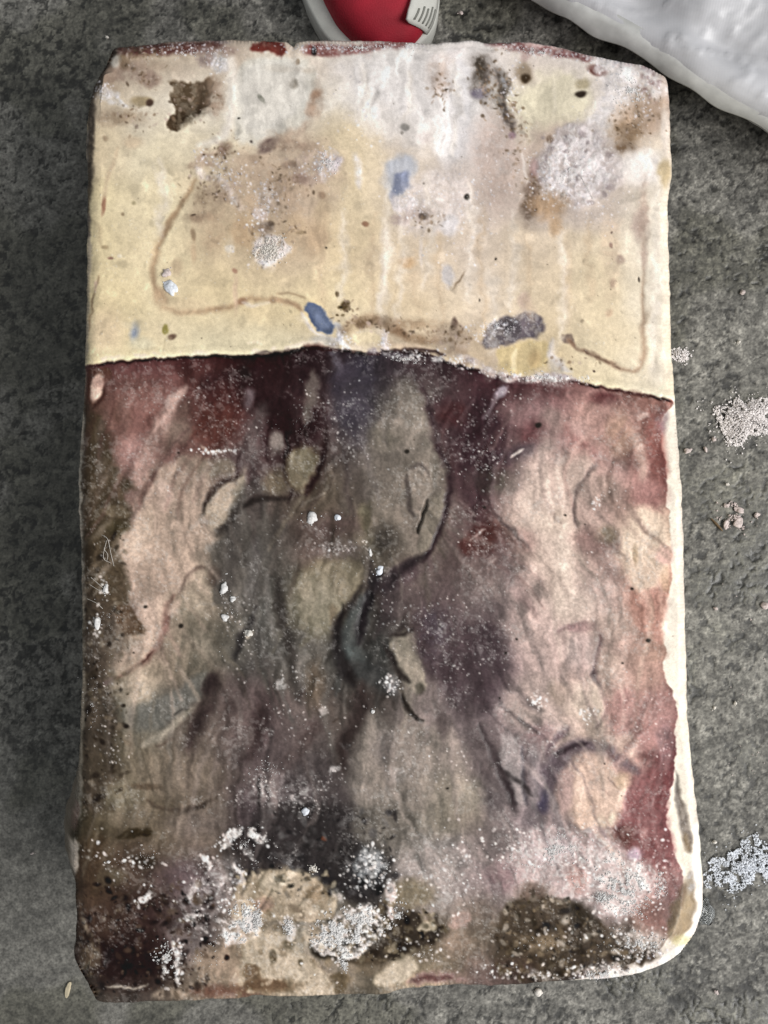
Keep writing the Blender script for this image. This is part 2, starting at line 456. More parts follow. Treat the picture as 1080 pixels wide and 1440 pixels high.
B(850,150,60,30,(150,128,116),.5,.8,mottle=.6)
B(1030,390,27,12,(66,72,48),.3,rot=50)
B(980,610,8,8,(120,112,100),.5)
B(850,640,38,38,(120,95,76),.5,.85,mottle=.4); B(770,700,70,50,(165,144,124),.5,.7,mottle=.6); B(690,730,35,20,(140,120,96),.5,.6,mottle=.5)
B(740,890,50,45,(138,118,90),.5,.6,mottle=.5); B(850,860,90,60,(168,146,126),.6,.6,mottle=.6)
S([(710,730),(745,790),(830,800),(900,900),(950,960)], (34,26), (224,216,206), 14, .85, mottle=.75, h=.6, frost=.8)
S([(700,805),(650,890),(580,1000),(540,1080)], (12,16), (168,142,104), 14, .95, h=-.5)
B(238,930,12,45,(160,118,88),.5,.8,rot=5); S([(310,640),(255,800),(232,900)], 14, (190,170,134), 12, .7, mottle=.4)
B(243,590,14,14,(150,130,100),.5,.6); B(380,610,50,30,(196,176,140),.6,.6)
B(390,915,12,12,(150,140,100),.5,.6); B(335,975,10,10,(140,122,90),.5,.7); B(690,980,16,7,(70,58,42),.3,rot=-20); B(1000,700,70,24,(150,126,100),.5,.6,mottle=.4)
# ---- fat, top middle
T(360, 30)
P([(-20,105),(120,92),(165,150),(120,185),(60,155),(-20,170)], (112,50,40), 12, .9, mottle=.25)
S([(270,140),(400,142),(520,135),(640,122),(740,118)], (54,30), (122,66,62), 14, .92, mottle=.35, taper=False)
B(295,148,18,26,(48,38,36),.4)
B(190,312,26,26,(78,68,48),.45,h=-.5); B(210,205,12,16,(108,88,62),.4,.8); B(300,370,32,22,(162,132,106),.5,.85,rot=-35); B(275,440,24,40,(182,160,134),.5,.7)
B(100,235,60,20,(180,168,140),.6,.5); B(200,245,90,14,(176,160,134),.6,.4)
S([(0,655),(80,578),(200,560),(250,530),(278,430),(300,370)], (60,22), (166,146,124), 22, .6, mottle=.6, ws=5)
P([(60,600),(240,570),(420,640),(480,780),(400,980),(220,1100),(0,1060),(-120,900),(-160,720),(-40,680)], (186,166,138), 70, .55, mottle=.35, ws=6)
B(60,625,58,32,(110,92,84),.5,.9,rot=-35,mottle=.3)
B(200,650,120,60,(176,158,132),.6,.6,mottle=.5)
P([(560,170),(780,150),(900,130),(860,300),(760,420),(600,400),(500,300)], (219,218,208), 50, .85)
for q in ([(560,170),(510,250),(520,380)], [(610,420),(620,500)], [(765,370),(740,480)], [(500,680),(520,750),(520,840)], [(640,330),(660,420)]):
    S(q, 26, (232,230,222), 14, .8, mottle=.45, h=.6)
P([(200,680),(300,650),(400,680),(430,740),(360,820),(250,850),(160,780)], (182,164,148), 24, .8, mottle=.7)
B(390,720,45,55,(206,198,196),.4,.85,mottle=.6,frost=1,h=.5); B(330,760,20,60,(210,204,198),.4,.8,mottle=.6,rot=-20,frost=.8)
B(215,800,45,30,(128,106,96),.5,.8,mottle=.6); B(170,730,40,25,(120,100,84),.5,.7,mottle=.6); B(60,890,55,65,(202,196,190),.5,.8,mottle=.7,frost=.9); B(20,980,40,40,(214,206,204),.4,.9,mottle=.5,frost=1)
B(120,840,60,70,(182,158,128),.6,.6); B(330,880,20,16,(120,96,76),.5,.8); B(225,1070,26,9,(92,76,50),.5,.9); B(75,1030,20,16,(84,68,52),.5,.9)
B(330,1010,50,140,(196,174,134),.6,.6)
B(752,540,20,18,(66,62,48),.4); B(738,570,8,10,(100,90,70),.4); B(850,590,40,30,(178,160,146),.6,.7,mottle=.5)
P([(690,690),(800,680),(810,760),(760,880),(690,930),(650,840),(650,750)], (172,180,186), 30, .9)
P([(690,810),(740,750),(790,780),(770,860),(690,900)], (128,142,172), 20, .9)
S([(690,870),(700,940)], 24, (190,188,192), 12, .6)
S([(1020,160),(1014,450),(1003,600),(985,700)], (120,100), (206,208,206), 40, .9, h=-1.0, ws=5)
S([(935,330),(952,500),(940,640),(965,715)], 46, (232,230,222), 40, .9, h=.5, ws=5)
S([(1045,130),(960,210),(900,170)], 50, (222,216,208), 22, .8, mottle=.3, h=.6)
B(920,290,60,90,(178,160,142),.5,.7,mottle=.65)
P([(690,930),(850,740),(1080,720),(1100,1080),(700,1080)], (207,199,190), 50, .7, mottle=.55, frost=.4)
B(760,930,70,40,(224,220,216),.5,.8,mottle=.6,frost=.8)
B(850,980,28,18,(74,62,52),.45,.95,mottle=.3); B(1065,885,14,16,(56,50,42),.4); B(720,1005,45,30,(156,138,128),.5,.7,mottle=.5); B(555,1025,16,12,(168,136,102),.5,.8)
B(850,818,6,6,(80,70,60),.5)
# ---- fat, upper right
T(660, 30)
B(150,700,130,260,(182,164,150),.5,.5,mottle=.4)
P([(340,280),(430,250),(560,260),(615,420),(580,490),(450,510),(330,540),(285,620),(235,520),(250,350)], (208,203,170), 60, .8, h=-.5, ws=7)
S([(430,260),(440,380),(430,480)], 12, (222,216,186), 10, .8)
S([(40,170),(62,240),(48,310),(70,400)], 74, (112,102,90), 26, .85, mottle=.5)
S([(45,190),(60,250),(40,300)], 44, (66,58,46), 18, .85, mottle=.6); B(50,360,40,30,(122,116,134),.5,.8,mottle=.3); B(90,290,25,25,(80,74,66),.5,.7,mottle=.6)
S([(135,230),(185,320),(165,400),(200,480),(222,570)], (58,34), (76,68,60), 16, .95, mottle=.4, h=-.9)
S([(170,280),(190,330)], 12, (175,180,182), 8, .8); B(215,575,20,20,(150,122,132),.5,.7)
B(285,250,44,52,(140,124,98),.5,.8,mottle=.2); B(290,278,26,22,(86,72,52),.45)
B(565,365,26,20,(80,70,56),.4); B(575,312,34,26,(158,148,112),.5,.7)
S([(90,105),(250,122),(400,142),(540,165),(590,185)], (22,46), (118,66,64), 14, .92, mottle=.4, taper=False)
S([(250,98),(350,112),(460,122)], 20, (214,186,178), 10, .8, mottle=.3)
B(645,248,48,26,(116,74,64),.4,.92,rot=18); B(905,245,36,20,(138,92,92),.4,.9,rot=25); B(780,215,50,16,(196,170,164),.5,.7)
P([(600,190),(700,190),(850,205),(980,280),(1005,400),(850,400),(720,450),(690,620),(620,640),(590,480),(690,360)], (218,216,211), 34, .85, mottle=.5, frost=.6, h=.4)
for _i in range(14):
    B(random.uniform(850,1000), random.uniform(260,420), random.uniform(8,18), random.uniform(8,18), (160,138,132), .5, .7)
B(860,480,120,90,(184,160,134),.55,.8,mottle=.4); B(815,580,62,74,(142,116,84),.55,.85,mottle=.35); B(790,645,50,28,(98,78,58),.5,.8,mottle=.5); B(960,440,50,60,(160,138,112),.6,.6,mottle=.5)
P([(430,570),(500,510),(620,500),(700,600),(785,700),(785,820),(640,900),(520,975),(430,900),(330,830),(330,720),(380,620)], (186,178,172), 30, .95, mottle=.2, h=.6, frost=.8)
P([(430,600),(520,530),(640,540),(700,640),(760,740),(700,830),(560,930),(420,850),(360,760)], (220,217,214), 40, .75, mottle=.95, frost=.9)
for _i in range(26):
    B(random.uniform(350,760), random.uniform(560,920), random.uniform(8,24), random.uniform(8,20), (148,138,136), .5, .7, mottle=.3)
B(320,830,36,90,(120,98,82),.5,.8,mottle=.5); B(305,945,44,50,(92,76,62),.5,.85,mottle=.5); B(408,592,16,24,(128,106,84),.4,.8); B(330,740,24,50,(170,140,136),.5,.6)
B(410,920,90,50,(184,154,118),.55,.8); B(440,1040,30,50,(178,150,112),.6,.7)
B(870,740,110,90,(235,233,222),.55,.9,h=.8); B(985,770,38,66,(190,172,126),.5,.8)
B(990,560,24,120,(222,214,196),.5,.7); B(870,1010,40,70,(196,174,156),.6,.6)
S([(262,640),(280,740),(288,820)], 7, (214,208,196), 6, .7)
# ---- fat, lower left
T(80, 300)
S([(600,0),(540,90),(502,200),(488,300),(500,380),(560,450)], (16,22), (172,146,108), 18, .95, h=-.6)
B(525,420,50,40,(190,164,124),.5,.7)
S([(540,470),(640,500),(780,492),(900,462),(960,432),(1090,430)], (20,16), (170,142,104), 18, .95, h=-.5, mottle=.2)
B(640,470,120,50,(206,186,144),.6,.5); B(935,445,26,16,(164,130,96),.5,.8); B(905,400,14,90,(206,180,146),.6,.6); B(905,290,14,12,(176,138,108),.5,.8)
B(690,105,14,32,(146,120,88),.5,.8,mottle=.3); B(715,20,66,26,(150,128,100),.55,.8,mottle=.4); B(690,200,14,50,(196,170,130),.6,.6); B(605,270,30,40,(196,174,134),.6,.6)
B(390,600,24,46,(164,172,172),.6,.85); B(388,600,10,22,(140,152,162),.6,.6); B(430,660,60,30,(206,202,166),.6,.6)
B(550,590,18,26,(160,150,80),.35,.95); B(586,626,20,15,(126,100,76),.45,.9,mottle=.3); S([(560,630),(540,700)], 7, (190,178,136), 6, .7)
S([(205,310),(200,370),(176,450),(176,500),(165,600)], 8, (146,122,88), 5, .8, mottle=.3); S([(180,30),(215,80),(220,160)], 16, (176,160,120), 12, .6, mottle=.4); B(240,170,20,12,(160,140,100),.5,.6); B(270,228,16,7,(140,104,86),.5,.7); B(195,365,10,28,(218,190,160),.5,.7)
B(315,215,12,10,(236,226,190),.4); B(250,590,80,110,(222,196,158),.7,.4)
B(940,95,70,75,(184,158,118),.6,.75,mottle=.3); B(1060,90,40,40,(190,184,180),.5,.6,mottle=.6,frost=.6); B(875,180,24,20,(212,204,180),.4,.8,frost=.5)
S([(960,655),(1000,645),(1035,665)], 10, (226,212,176), 6, .8); S([(940,450),(1000,465),(1080,440)], 14, (224,214,190), 8, .7, h=.4)
# ---- fat, lower middle
T(360, 300)
B(300,130,66,70,(186,160,122),.6,.75); B(200,60,60,60,(196,172,128),.6,.6)
S([(650,30),(652,250),(628,480)], 26, (228,218,194), 18, .8, h=.4)
B(765,250,40,26,(208,174,126),.6,.8); P([(920,270),(1000,260),(1010,330),(970,380),(930,330)], (184,182,176), 24, .85); B(835,200,10,80,(214,206,192),.6,.6)
S([(998,385),(1018,345),(1062,290)], 6, (130,108,80), 4, .8)
S([(80,430),(170,445),(240,490)], (22,14), (170,140,104), 10, .85, h=-.4); S([(110,405),(180,400),(250,430)], 6, (160,136,100), 5, .7)
P([(262,452),(300,445),(362,500),(405,575),(380,612),(320,592),(275,525)], (96,116,150), 12, .95, h=.8, ws=6)
B(370,585,30,20,(74,84,104),.5,.7,mottle=.5)
P([(300,480),(350,520),(380,580),(330,570)], (124,146,182), 16, .8)
P([(270,480),(300,540),(330,590),(300,570),(268,510)], (84,102,136), 8, .7)
S([(240,500),(265,560),(310,610),(370,628),(430,640)], 12, (214,210,200), 7, .9, h=.4)
B(340,645,60,26,(172,170,158),.5,.8); S([(415,600),(430,650),(470,690)], (22,12), (222,218,214), 8, .9, frost=.6, h=.5)
S([(400,560),(430,600),(410,640)], 22, (170,176,180), 10, .8)
for q in ((450,470,22,26),(412,410,11,12),(425,480,12,10),(465,455,10,14),(440,520,12,8),(455,495,8,8),(410,520,8,6)):
    B(*q, (98,80,46), .4, .9, mottle=.4)
S([(430,595),(480,580),(560,540),(640,550),(700,590),(770,618),(850,640),(950,645)], (44,36), (136,110,80), 22, .9, mottle=.3, h=-.7)
S([(470,580),(560,545),(600,540)], 24, (104,84,56), 12, .7, mottle=.5); S([(690,590),(770,615)], 20, (110,84,58), 12, .7, mottle=.4)
S([(650,590),(660,660),(640,680)], 26, (210,200,196), 10, .85, mottle=.5, frost=.7); P([(480,620),(600,590),(640,640),(600,670),(480,660)], (206,192,150), 14, .7)
P([(680,640),(780,650),(880,670),(940,690),(860,690),(740,690),(680,680)], (192,172,142), 12, .85)
B(1005,560,16,34,(108,88,74),.5,.9,mottle=.3); B(1000,650,80,70,(170,154,134),.5,.8,mottle=.6); S([(960,700),(1020,690),(1070,720)], 30, (150,130,104), 14, .7, mottle=.5)
B(980,60,40,60,(214,214,212),.5,.7); B(850,15,22,16,(70,58,48),.4,.9); B(555,55,16,12,(168,132,100),.5,.8)
# ---- fat, lower right
T(660, 300)
P([(55,665),(95,575),(160,510),(230,520),(290,475),(355,510),(385,580),(340,622),(260,632),(180,660),(100,685)], (94,86,88), 16, .95, mottle=.25, h=-.6, frost=.7)
B(200,570,60,40,(62,58,60),.5,.7,mottle=.5); B(300,560,70,50,(116,106,110),.5,.6,mottle=.6); B(280,440,30,40,(184,160,146),.6,.6)
P([(110,690),(200,655),(330,635),(395,645),(405,720),(380,795),(230,822),(150,782)], (196,178,126), 16, .95, h=-.7)
S([(232,680),(228,740),(222,800)], 18, (216,202,156), 8, .85); B(330,740,30,50,(186,160,108),.6,.6)
S([(418,640),(412,710),(460,765),(510,800)], (36,22), (200,198,194), 12, .85, mottle=.3, h=.6); B(440,770,40,40,(170,164,150),.5,.7)
P([(450,650),(480,610),(520,600),(545,650),(500,660)], (114,98,84), 12, .9, mottle=.4)
S([(500,640),(570,690),(680,742),(760,782),(820,800),(868,765),(886,650),(880,400),(892,250),(880,50)], 12, (166,138,108), 14, .85, mottle=.2, h=-.5, taper=False)
S([(500,640),(570,690),(680,742),(760,782)], (20,10), (120,96,74), 7, .8, mottle=.4, h=-.3)
B(890,220,16,60,(180,156,138),.6,.7); B(880,60,40,70,(190,168,152),.6,.6,mottle=.3)
B(765,235,25,24,(164,142,126),.5,.85,mottle=.4); B(725,350,20,24,(146,122,102),.5,.85,mottle=.4); B(712,500,20,22,(186,152,122),.5,.8,mottle=.3); B(722,160,8,14,(140,112,96),.4,.8); B(722,95,6,6,(90,70,60),.4)
B(860,335,5,14,(96,84,68),.4); B(140,230,7,7,(90,80,66),.4); B(45,440,4,8,(80,70,56),.4); B(575,543,12,8,(96,82,64),.4); B(632,800,6,6,(96,70,60),.4); B(985,350,12,18,(190,180,156),.6,.7); B(500,330,20,180,(208,184,144),.7,.5)
P([(540,200),(700,240),(760,420),(820,650),(760,700),(600,600),(500,450)], (214,199,158), 60, .5)
S([(440,20),(450,100)], 40, (186,158,120), 24, .6)
S([(905,20),(930,300),(950,600),(960,820)], 70, (229,222,197), 40, .7, taper=False)

# ---- brown veils over the fat
T(0, 0); SC = 1.0
P([(480,70),(640,66),(640,150),(610,220),(540,200),(500,170),(470,110)], (228,228,222), 26, .6, ws=8, zone='f')
P([(340,85),(430,80),(440,140),(400,175),(350,195),(335,150)], (208,208,196), 12, .6, ws=5, zone='f')
for x, y0, y1, w_ in ((540,230,480,8),(600,250,400,10),(660,260,420,9),(560,300,460,6),(480,300,420,8),(720,300,430,8),(690,380,500,7),(790,330,480,8),(640,90,220,10),(510,90,180,8),(575,100,170,7),(920,230,520,12),(225,230,330,12)):
    S([(x, y0), (x + 5, (y0 + y1) / 2), (x - 3, y1)], (w_, w_ * .6), (230,224,206), 7, .55, zone='f', mottle=.3, ws=6)
for x, y0, y1, w_ in ((525,300,440,6),(620,330,450,6),(680,290,470,7),(745,330,450,7),(455,320,430,8),(830,310,420,8),(585,350,440,5)):
    S([(x, y0), (x - 4, (y0 + y1) / 2), (x + 3, y1)], (w_, w_ * .6), (192,170,134), 6, .5, zone='f', mottle=.4, ws=6)
P([(352,345),(372,330),(400,335),(412,350),(395,365),(375,378),(356,370)], (216,214,212), 5, .9, mottle=.55, frost=1, ws=6)
B(372,322,12,8,(96,82,70),.5,.7,mottle=.4)
for x, y, rx, ry, col, al in ((300,290,34,30,(150,130,104),.5),(330,235,50,26,(168,148,122),.5),(400,270,46,40,(164,142,114),.5),(430,330,40,30,(186,162,126),.5),(360,310,30,40,(160,136,104),.4),(300,330,14,26,(176,152,118),.6),
        (745,285,12,30,(110,92,74),.6),(770,290,30,16,(176,146,108),.6),(700,230,24,60,(176,158,142),.5),(880,190,26,26,(150,124,92),.6),(900,160,20,34,(160,138,110),.5),(170,165,30,10,(156,138,108),.6),(150,110,20,24,(140,120,98),.5),(205,92,40,8,(150,130,108),.5),
        (620,110,16,30,(176,158,140),.5),(690,110,14,36,(110,100,90),.6),(635,470,26,14,(150,130,104),.6),(570,455,50,8,(150,124,92),.6),(410,205,30,10,(150,128,106),.6),(445,140,8,24,(170,142,114),.6),(590,300,24,12,(168,150,136),.5),(905,300,8,50,(184,160,140),.6),(860,350,14,60,(206,182,150),.4)):
    B(x, y, rx, ry, col, .7, al, mottle=.55, zone='f', ws=8)
SC = 3.6
# ---- seam between fat and flesh
seam_h = np.exp(-((dB - 1.5) / 3.0) ** 2)
seamline = sm(3.6, .8, np.abs(dB - 2.0)) * (0.35 + .65 * MOTL)
seam_col = np.array((58, 28, 26), np.float32)
inx = sm(0, 6, dE)
a_ = (seamline * .9 * inx)[..., None]
C = C * (1 - a_) + seam_col * a_
HT -= seam_h * 1.0
lip = (sm(5, 1, np.abs(dB + 4)) * sm(.3, .8, MOTL) * .7 * sm(700, 380, PX))[..., None]
C = C * (1 - lip) + np.array((214, 200, 176), np.float32) * lip
HT += sm(10, 2, np.abs(dB + 6)) * .5
T(660, 300)
S([(-60,720),(0,745),(100,800),(200,832),(330,832),(450,822),(540,842)], 32, (184,174,170), 12, .85, mottle=.6, frost=1, h=.5)
B(440,845,80,36,(160,148,146),.5,.8,mottle=.6,frost=.9); B(160,900,40,24,(170,164,176),.5,.7,mottle=.4,rot=-45)
T(360, 300)
S([(560,705),(640,700),(720,715),(800,740)], 30, (120,112,118), 12, .8, mottle=.7, frost=.9); B(920,735,26,16,(178,178,180),.4,.8,mottle=.4,frost=.7)
S([(390,650),(400,720),(420,800)], 40, (108,102,110), 18, .7, mottle=.5); S([(640,690),(760,690),(880,690),(960,720)], 12, (48,30,30), 6, .9)
S([(230,690),(300,675),(400,690)], 18, (70,36,32), 8, .8); S([(0,710),(120,700),(240,690)], 14, (60,44,42), 6, .8, mottle=.3)

# ---- flesh, upper left
T(80, 300)
P([(150,795),(260,775),(270,850),(240,920),(195,985),(155,940)], (104,64,50), 10, .9)
B(205,885,34,74,(196,160,140),.25,1,rot=8,h=.8)
S([(250,870),(235,930),(190,985)], 12, (66,38,32), 8, .8)
B(470,960,110,70,(152,98,88),.5,.7,zone='m'); B(330,860,140,40,(112,72,66),.6,.6,zone='m')
S([(650,880),(590,950),(530,1030),(490,1080)], 40, (176,142,132), 16, .8, zone='m', h=.5)
P([(700,820),(900,800),(1080,760),(1080,1080),(900,1000),(760,1000)], (62,38,40), 50, .7, zone='m', mottle=.3)
B(860,960,120,100,(92,44,40),.6,.6,zone='m'); S([(990,900),(960,1000)], 40, (110,92,96), 20, .6, mottle=.5)
T(80, 560)
P([(135,60),(230,100),(285,330),(390,420),(405,455),(330,470),(375,560),(370,620),(310,740),(370,900),(392,1085),(130,1085)], (82,68,51), 26, .85, mottle=.15, zone='m')
S([(150,60),(150,500),(160,1080)], 40, (62,50,40), 24, .5, zone='m', taper=False)
P([(190,545),(280,535),(370,570),(350,605),(260,600)], (116,98,76), 14, .8); B(300,650,60,40,(92,76,46),.5,.6); S([(225,120),(215,250),(220,420)], 30, (104,88,80), 18, .5)
B(400,60,120,130,(150,92,82),.6,.7); B(330,80,50,70,(104,72,60),.6,.6,mottle=.4); B(380,270,80,80,(168,118,110),.55,.8)
S([(620,-20),(560,80),(500,170),(440,320),(395,430)], (44,60), (180,144,132), 26, .8, h=.7)
S([(660,30),(590,150),(530,270)], 64, (116,94,84), 30, .75, mottle=.2); B(620,170,80,60,(128,108,96),.6,.6)
P([(480,330),(560,330),(640,260),(740,330),(820,380),(740,540),(740,700),(690,860),(600,1000),(560,1085),(395,1085),(360,900),(320,760),(370,640),(390,540)], (172,150,132), 40, .75, h=.9)
S([(500,365),(440,470),(410,545)], (30,20), (124,88,78), 14, .8, h=-.6); S([(470,560),(430,700),(400,760)], 70, (186,166,144), 40, .6)
B(400,760,90,90,(186,164,144),.6,.6); B(640,600,90,200,(158,138,122),.6,.5)
S([(530,430),(560,480),(540,560)], 40, (196,172,158), 20, .6)
B(800,140,110,100,(92,44,37),.55,.85,mottle=.2); B(720,190,40,30,(112,60,50),.5,.7); S([(720,240),(770,270),(880,270)], 16, (160,140,124), 8, .7, mottle=.7, frost=.7)
B(950,330,120,80,(88,72,72),.6,.7); P([(740,300),(860,310),(920,370),(820,400),(740,400),(680,350)], (134,120,104), 30, .7)
P([(760,605),(740,565),(795,490),(850,435),(965,370),(910,520),(870,620),(785,690)], (164,149,130), 18, .9, h=1.2)
S([(738,590),(755,530),(805,455),(855,412),(925,395)], (14,24), (72,56,50), 12, .9, h=-1.2)  # the fold's shadow, painted in as a dark line
P([(930,420),(1080,380),(1080,1085),(800,1085),(740,880),(790,720),(870,640),(905,520)], (93,87,82), 34, .75, zone='m')
S([(945,560),(980,520),(1040,515)], 18, (50,44,42), 10, .8, h=-.8); S([(900,520),(870,620),(800,700)], 22, (66,58,54), 16, .7, h=-.7)
P([(600,1080),(650,930),(700,870),(780,860),(800,960),(760,1085)], (166,150,130), 26, .7); S([(598,1030),(640,925),(690,870),(745,858)], 14, (112,90,80), 10, .85, h=-.7); B(790,900,40,50,(76,60,54),.5,.6)
# ---- flesh, upper middle
T(360, 560)
P([(-20,-20),(360,-20),(350,200),(300,240),(200,250),(150,330),(60,300),(-20,200)], (58,36,38), 50, .7, zone='m', mottle=.15); B(170,150,110,90,(44,28,28),.6,.6)
S([(265,-60),(268,40),(262,120)], 36, (104,90,84), 18, .7); B(100,220,36,40,(120,108,104),.5,.6)
B(250,320,80,70,(124,110,78),.5,.8); B(240,420,60,50,(112,92,66),.6,.7); B(100,420,60,60,(124,108,86),.6,.7); S([(340,230),(320,340),(270,440)], 20, (54,36,34), 14, .8, h=-.8)
P([(390,20),(560,0),(620,120),(600,260),(440,260)], (84,76,82), 50, .6, mottle=.3)
B(790,110,100,150,(132,122,112),.55,.75); B(650,200,80,70,(112,104,90),.6,.6); S([(830,-40),(880,100),(900,200),(940,330)], 30, (70,50,54), 20, .5)
P([(740,390),(800,330),(880,340),(900,420),(880,510),(830,600),(790,580),(750,480)], (142,128,118), 26, .8, h=.8)
S([(752,395),(765,480),(792,570)], 12, (96,84,78), 9, .85, h=-.7); S([(785,385),(820,375),(850,395)], 8, (92,80,76), 7, .8); S([(800,350),(850,345),(875,395)], 14, (106,92,88), 9, .7)
P([(880,520),(975,455),(965,560),(905,700),(865,785),(810,760),(820,690)], (144,132,116), 18, .9, h=1.0)
S([(872,520),(845,590),(812,685)], (12,10), (28,23,21), 5, 1, h=-2.2)
S([(980,460),(965,570),(905,710),(870,790)], 14, (72,58,60), 12, .7, h=-.5)
S([(870,785),(745,865),(650,930),(590,1010),(480,1060)], (34,26), (60,52,52), 20, .85, h=-1.0); B(780,880,130,50,(84,66,72),.6,.6,rot=-30)
P([(230,860),(360,810),(500,830),(560,930),(500,1020),(400,1085),(240,1085),(200,960)], (142,127,99), 56, .8, h=.8); S([(560,800),(580,900),(560,980)], 26, (56,48,48), 18, .7)
B(420,770,120,50,(118,104,102),.6,.6,mottle=.4,frost=.3); B(450,540,30,80,(112,100,92),.6,.5); B(545,600,30,60,(124,112,86),.5,.7); B(400,650,160,60,(98,78,76),.6,.6,mottle=.2); B(640,720,60,60,(60,56,54),.6,.7,mottle=.3)
S([(20,640),(120,650),(160,900),(120,1060)], 50, (104,96,90), 40, .5); S([(380,560),(390,700),(380,780)], 14, (70,60,52), 10, .6)
S([(0,495),(120,500),(250,480)], 12, (60,46,42), 10, .7); S([(255,525),(300,500),(345,480)], 7, (150,138,124), 5, .8)
P([(860,-20),(1080,-20),(1080,500),(990,430),(940,300),(900,150)], (72,46,51), 50, .7, mottle=.2); B(1010,80,80,60,(96,46,44),.6,.6,mottle=.3)
P([(950,620),(1080,560),(1080,1000),(960,1085),(900,900)], (96,80,80), 50, .6, mottle=.2); B(1060,740,40,44,(94,44,40),.5,.8,mottle=.3)
# ---- flesh, upper right
T(660, 560)
P([(-20,-60),(150,0),(180,150),(200,300),(120,420),(60,520),(-20,560)], (68,47,53), 60, .75, mottle=.2); B(100,420,120,70,(98,92,82),.6,.7,mottle=.3); S([(20,100),(60,300),(40,600)], 60, (56,36,40), 40, .5)
B(330,170,90,70,(114,68,70),.5,.85,mottle=.2); B(250,270,110,40,(88,72,78),.6,.8,rot=-20); B(680,5,70,34,(104,52,52),.5,.8); S([(480,140),(560,225),(650,290)], (30,40), (164,106,100), 24, .8)
B(250,70,100,60,(158,118,118),.6,.6); B(560,150,60,50,(178,146,140),.5,.7); B(420,100,60,60,(140,122,114),.6,.5); B(700,100,160,80,(172,132,122),.6,.6)
P([(330,430),(420,330),(540,260),(640,330),(560,440),(520,600),(540,680),(500,800),(540,1085),(400,1085),(380,840),(300,650),(240,560)], (190,170,158), 56, .8, h=.9)
B(470,850,46,230,(198,184,170),.6,.7); B(420,620,80,60,(202,184,166),.6,.6); B(380,230,30,60,(120,100,98),.6,.5)
S([(650,310),(575,415),(532,520),(540,655)], (14,12), (128,106,102), 9, .85, h=-.8)
S([(925,80),(945,250),(965,420)], (90,70), (164,84,74), 30, .85); S([(825,170),(868,300),(882,440)], 40, (190,162,148), 20, .8, h=.5); B(760,190,60,110,(188,142,116),.6,.7); B(880,90,30,14,(188,160,150),.5,.8,rot=-20); B(970,110,40,70,(146,118,122),.5,.6,mottle=.4)
B(900,490,90,70,(164,106,100),.55,.8); B(720,360,70,60,(150,126,120),.6,.6); B(690,470,120,90,(168,148,136),.6,.5)
B(640,720,110,60,(142,110,104),.6,.8); B(690,690,60,44,(124,110,90),.6,.7); S([(560,760),(640,860),(720,920)], 60, (158,132,124), 40, .6); S([(690,760),(715,820),(740,900)], 24, (192,176,168), 12, .6)
P([(800,640),(860,545),(960,580),(1000,700),(1010,850),(960,960),(880,1000),(780,900),(760,740)], (198,180,158), 36, .8, h=.6); B(840,790,14,48,(166,138,102),.5,.7); B(985,800,36,50,(192,150,140),.5,.7); B(990,920,26,60,(198,160,120),.5,.7)
P([(815,975),(880,960),(990,1000),(1000,1085),(820,1085)], (184,118,98), 26, .85); B(70,710,110,66,(82,44,40),.55,.85,mottle=.15,rot=-20); B(290,720,60,50,(180,136,130),.6,.6)
S([(0,720),(80,660)], 6, (176,164,160), 5, .7); S([(215,300),(270,255)], 9, (214,204,198), 5, .9, frost=.6); S([(100,835),(130,818)], 7, (200,190,184), 5, .8)
B(60,900,120,120,(122,108,104),.6,.6,mottle=.2); S([(250,930),(300,1020),(340,1085)], 24, (120,98,96), 16, .5)
# ---- flesh, middle left
T(80, 840)
P([(130,-20),(280,0),(300,150),(260,260),(270,400),(320,480),(300,580),(340,680),(260,760),(330,880),(240,1085),(110,1085),(130,500)], (80,68,58), 40, .75, mottle=.2, zone='m')
P([(300,20),(390,60),(440,180),(410,215),(330,190),(290,110)], (98,73,53), 16, .85, h=-.4)
P([(280,300),(420,230),(440,170),(400,0),(560,-20),(540,180),(480,280),(400,350),(310,400)], (180,157,140), 30, .75, h=.7)
S([(590,-10),(560,50),(535,180),(485,280),(405,350),(300,412)], (26,26), (118,74,66), 12, .9, h=-1.0); S([(485,275),(405,350),(305,412)], 9, (66,28,26), 5, .9); S([(300,412),(240,440)], 14, (88,72,74), 8, .7)
B(400,440,110,110,(180,162,136),.6,.75); B(560,330,100,120,(150,132,112),.6,.5); B(650,60,110,90,(146,134,114),.6,.6); S([(620,20),(560,90)], 30, (190,166,148), 14, .7)
for q in ([(640,200),(620,300),(600,380)], [(720,220),(700,330),(650,400)], [(770,300),(720,400)]): S(q, 14, (106,98,86), 10, .6, h=-.4)
P([(335,570),(480,530),(600,470),(700,395),(785,370),(730,520),(600,620),(460,690),(350,670)], (116,113,107), 34, .8, mottle=.1)
S([(430,755),(520,700),(600,640),(700,560)], (34,20), (156,148,132), 14, .8, h=.5); S([(510,750),(560,730),(590,715)], 10, (96,80,70), 7, .8); S([(590,600),(640,570)], 10, (72,66,62), 6, .8)
S([(800,400),(760,480)], 40, (70,56,58), 22, .7); S([(790,560),(730,620),(685,710),(665,790)], (50,30), (72,58,57), 22, .8, h=-.7)
B(600,890,190,100,(134,118,102),.6,.6); B(330,1000,90,70,(134,120,94),.6,.6); B(450,955,80,16,(98,80,64),.6,.7); B(240,850,100,80,(76,66,54),.6,.6)
S([(460,1020),(510,1060),(590,1080),(700,1062),(805,1018)], 14, (78,64,54), 9, .8, h=-.6)
B(920,500,110,90,(108,92,90),.6,.6,mottle=.3); S([(960,680),(940,800)], 60, (64,50,50), 36, .6, mottle=.3); S([(1050,540),(1000,700)], 40, (70,58,58), 26, .5)
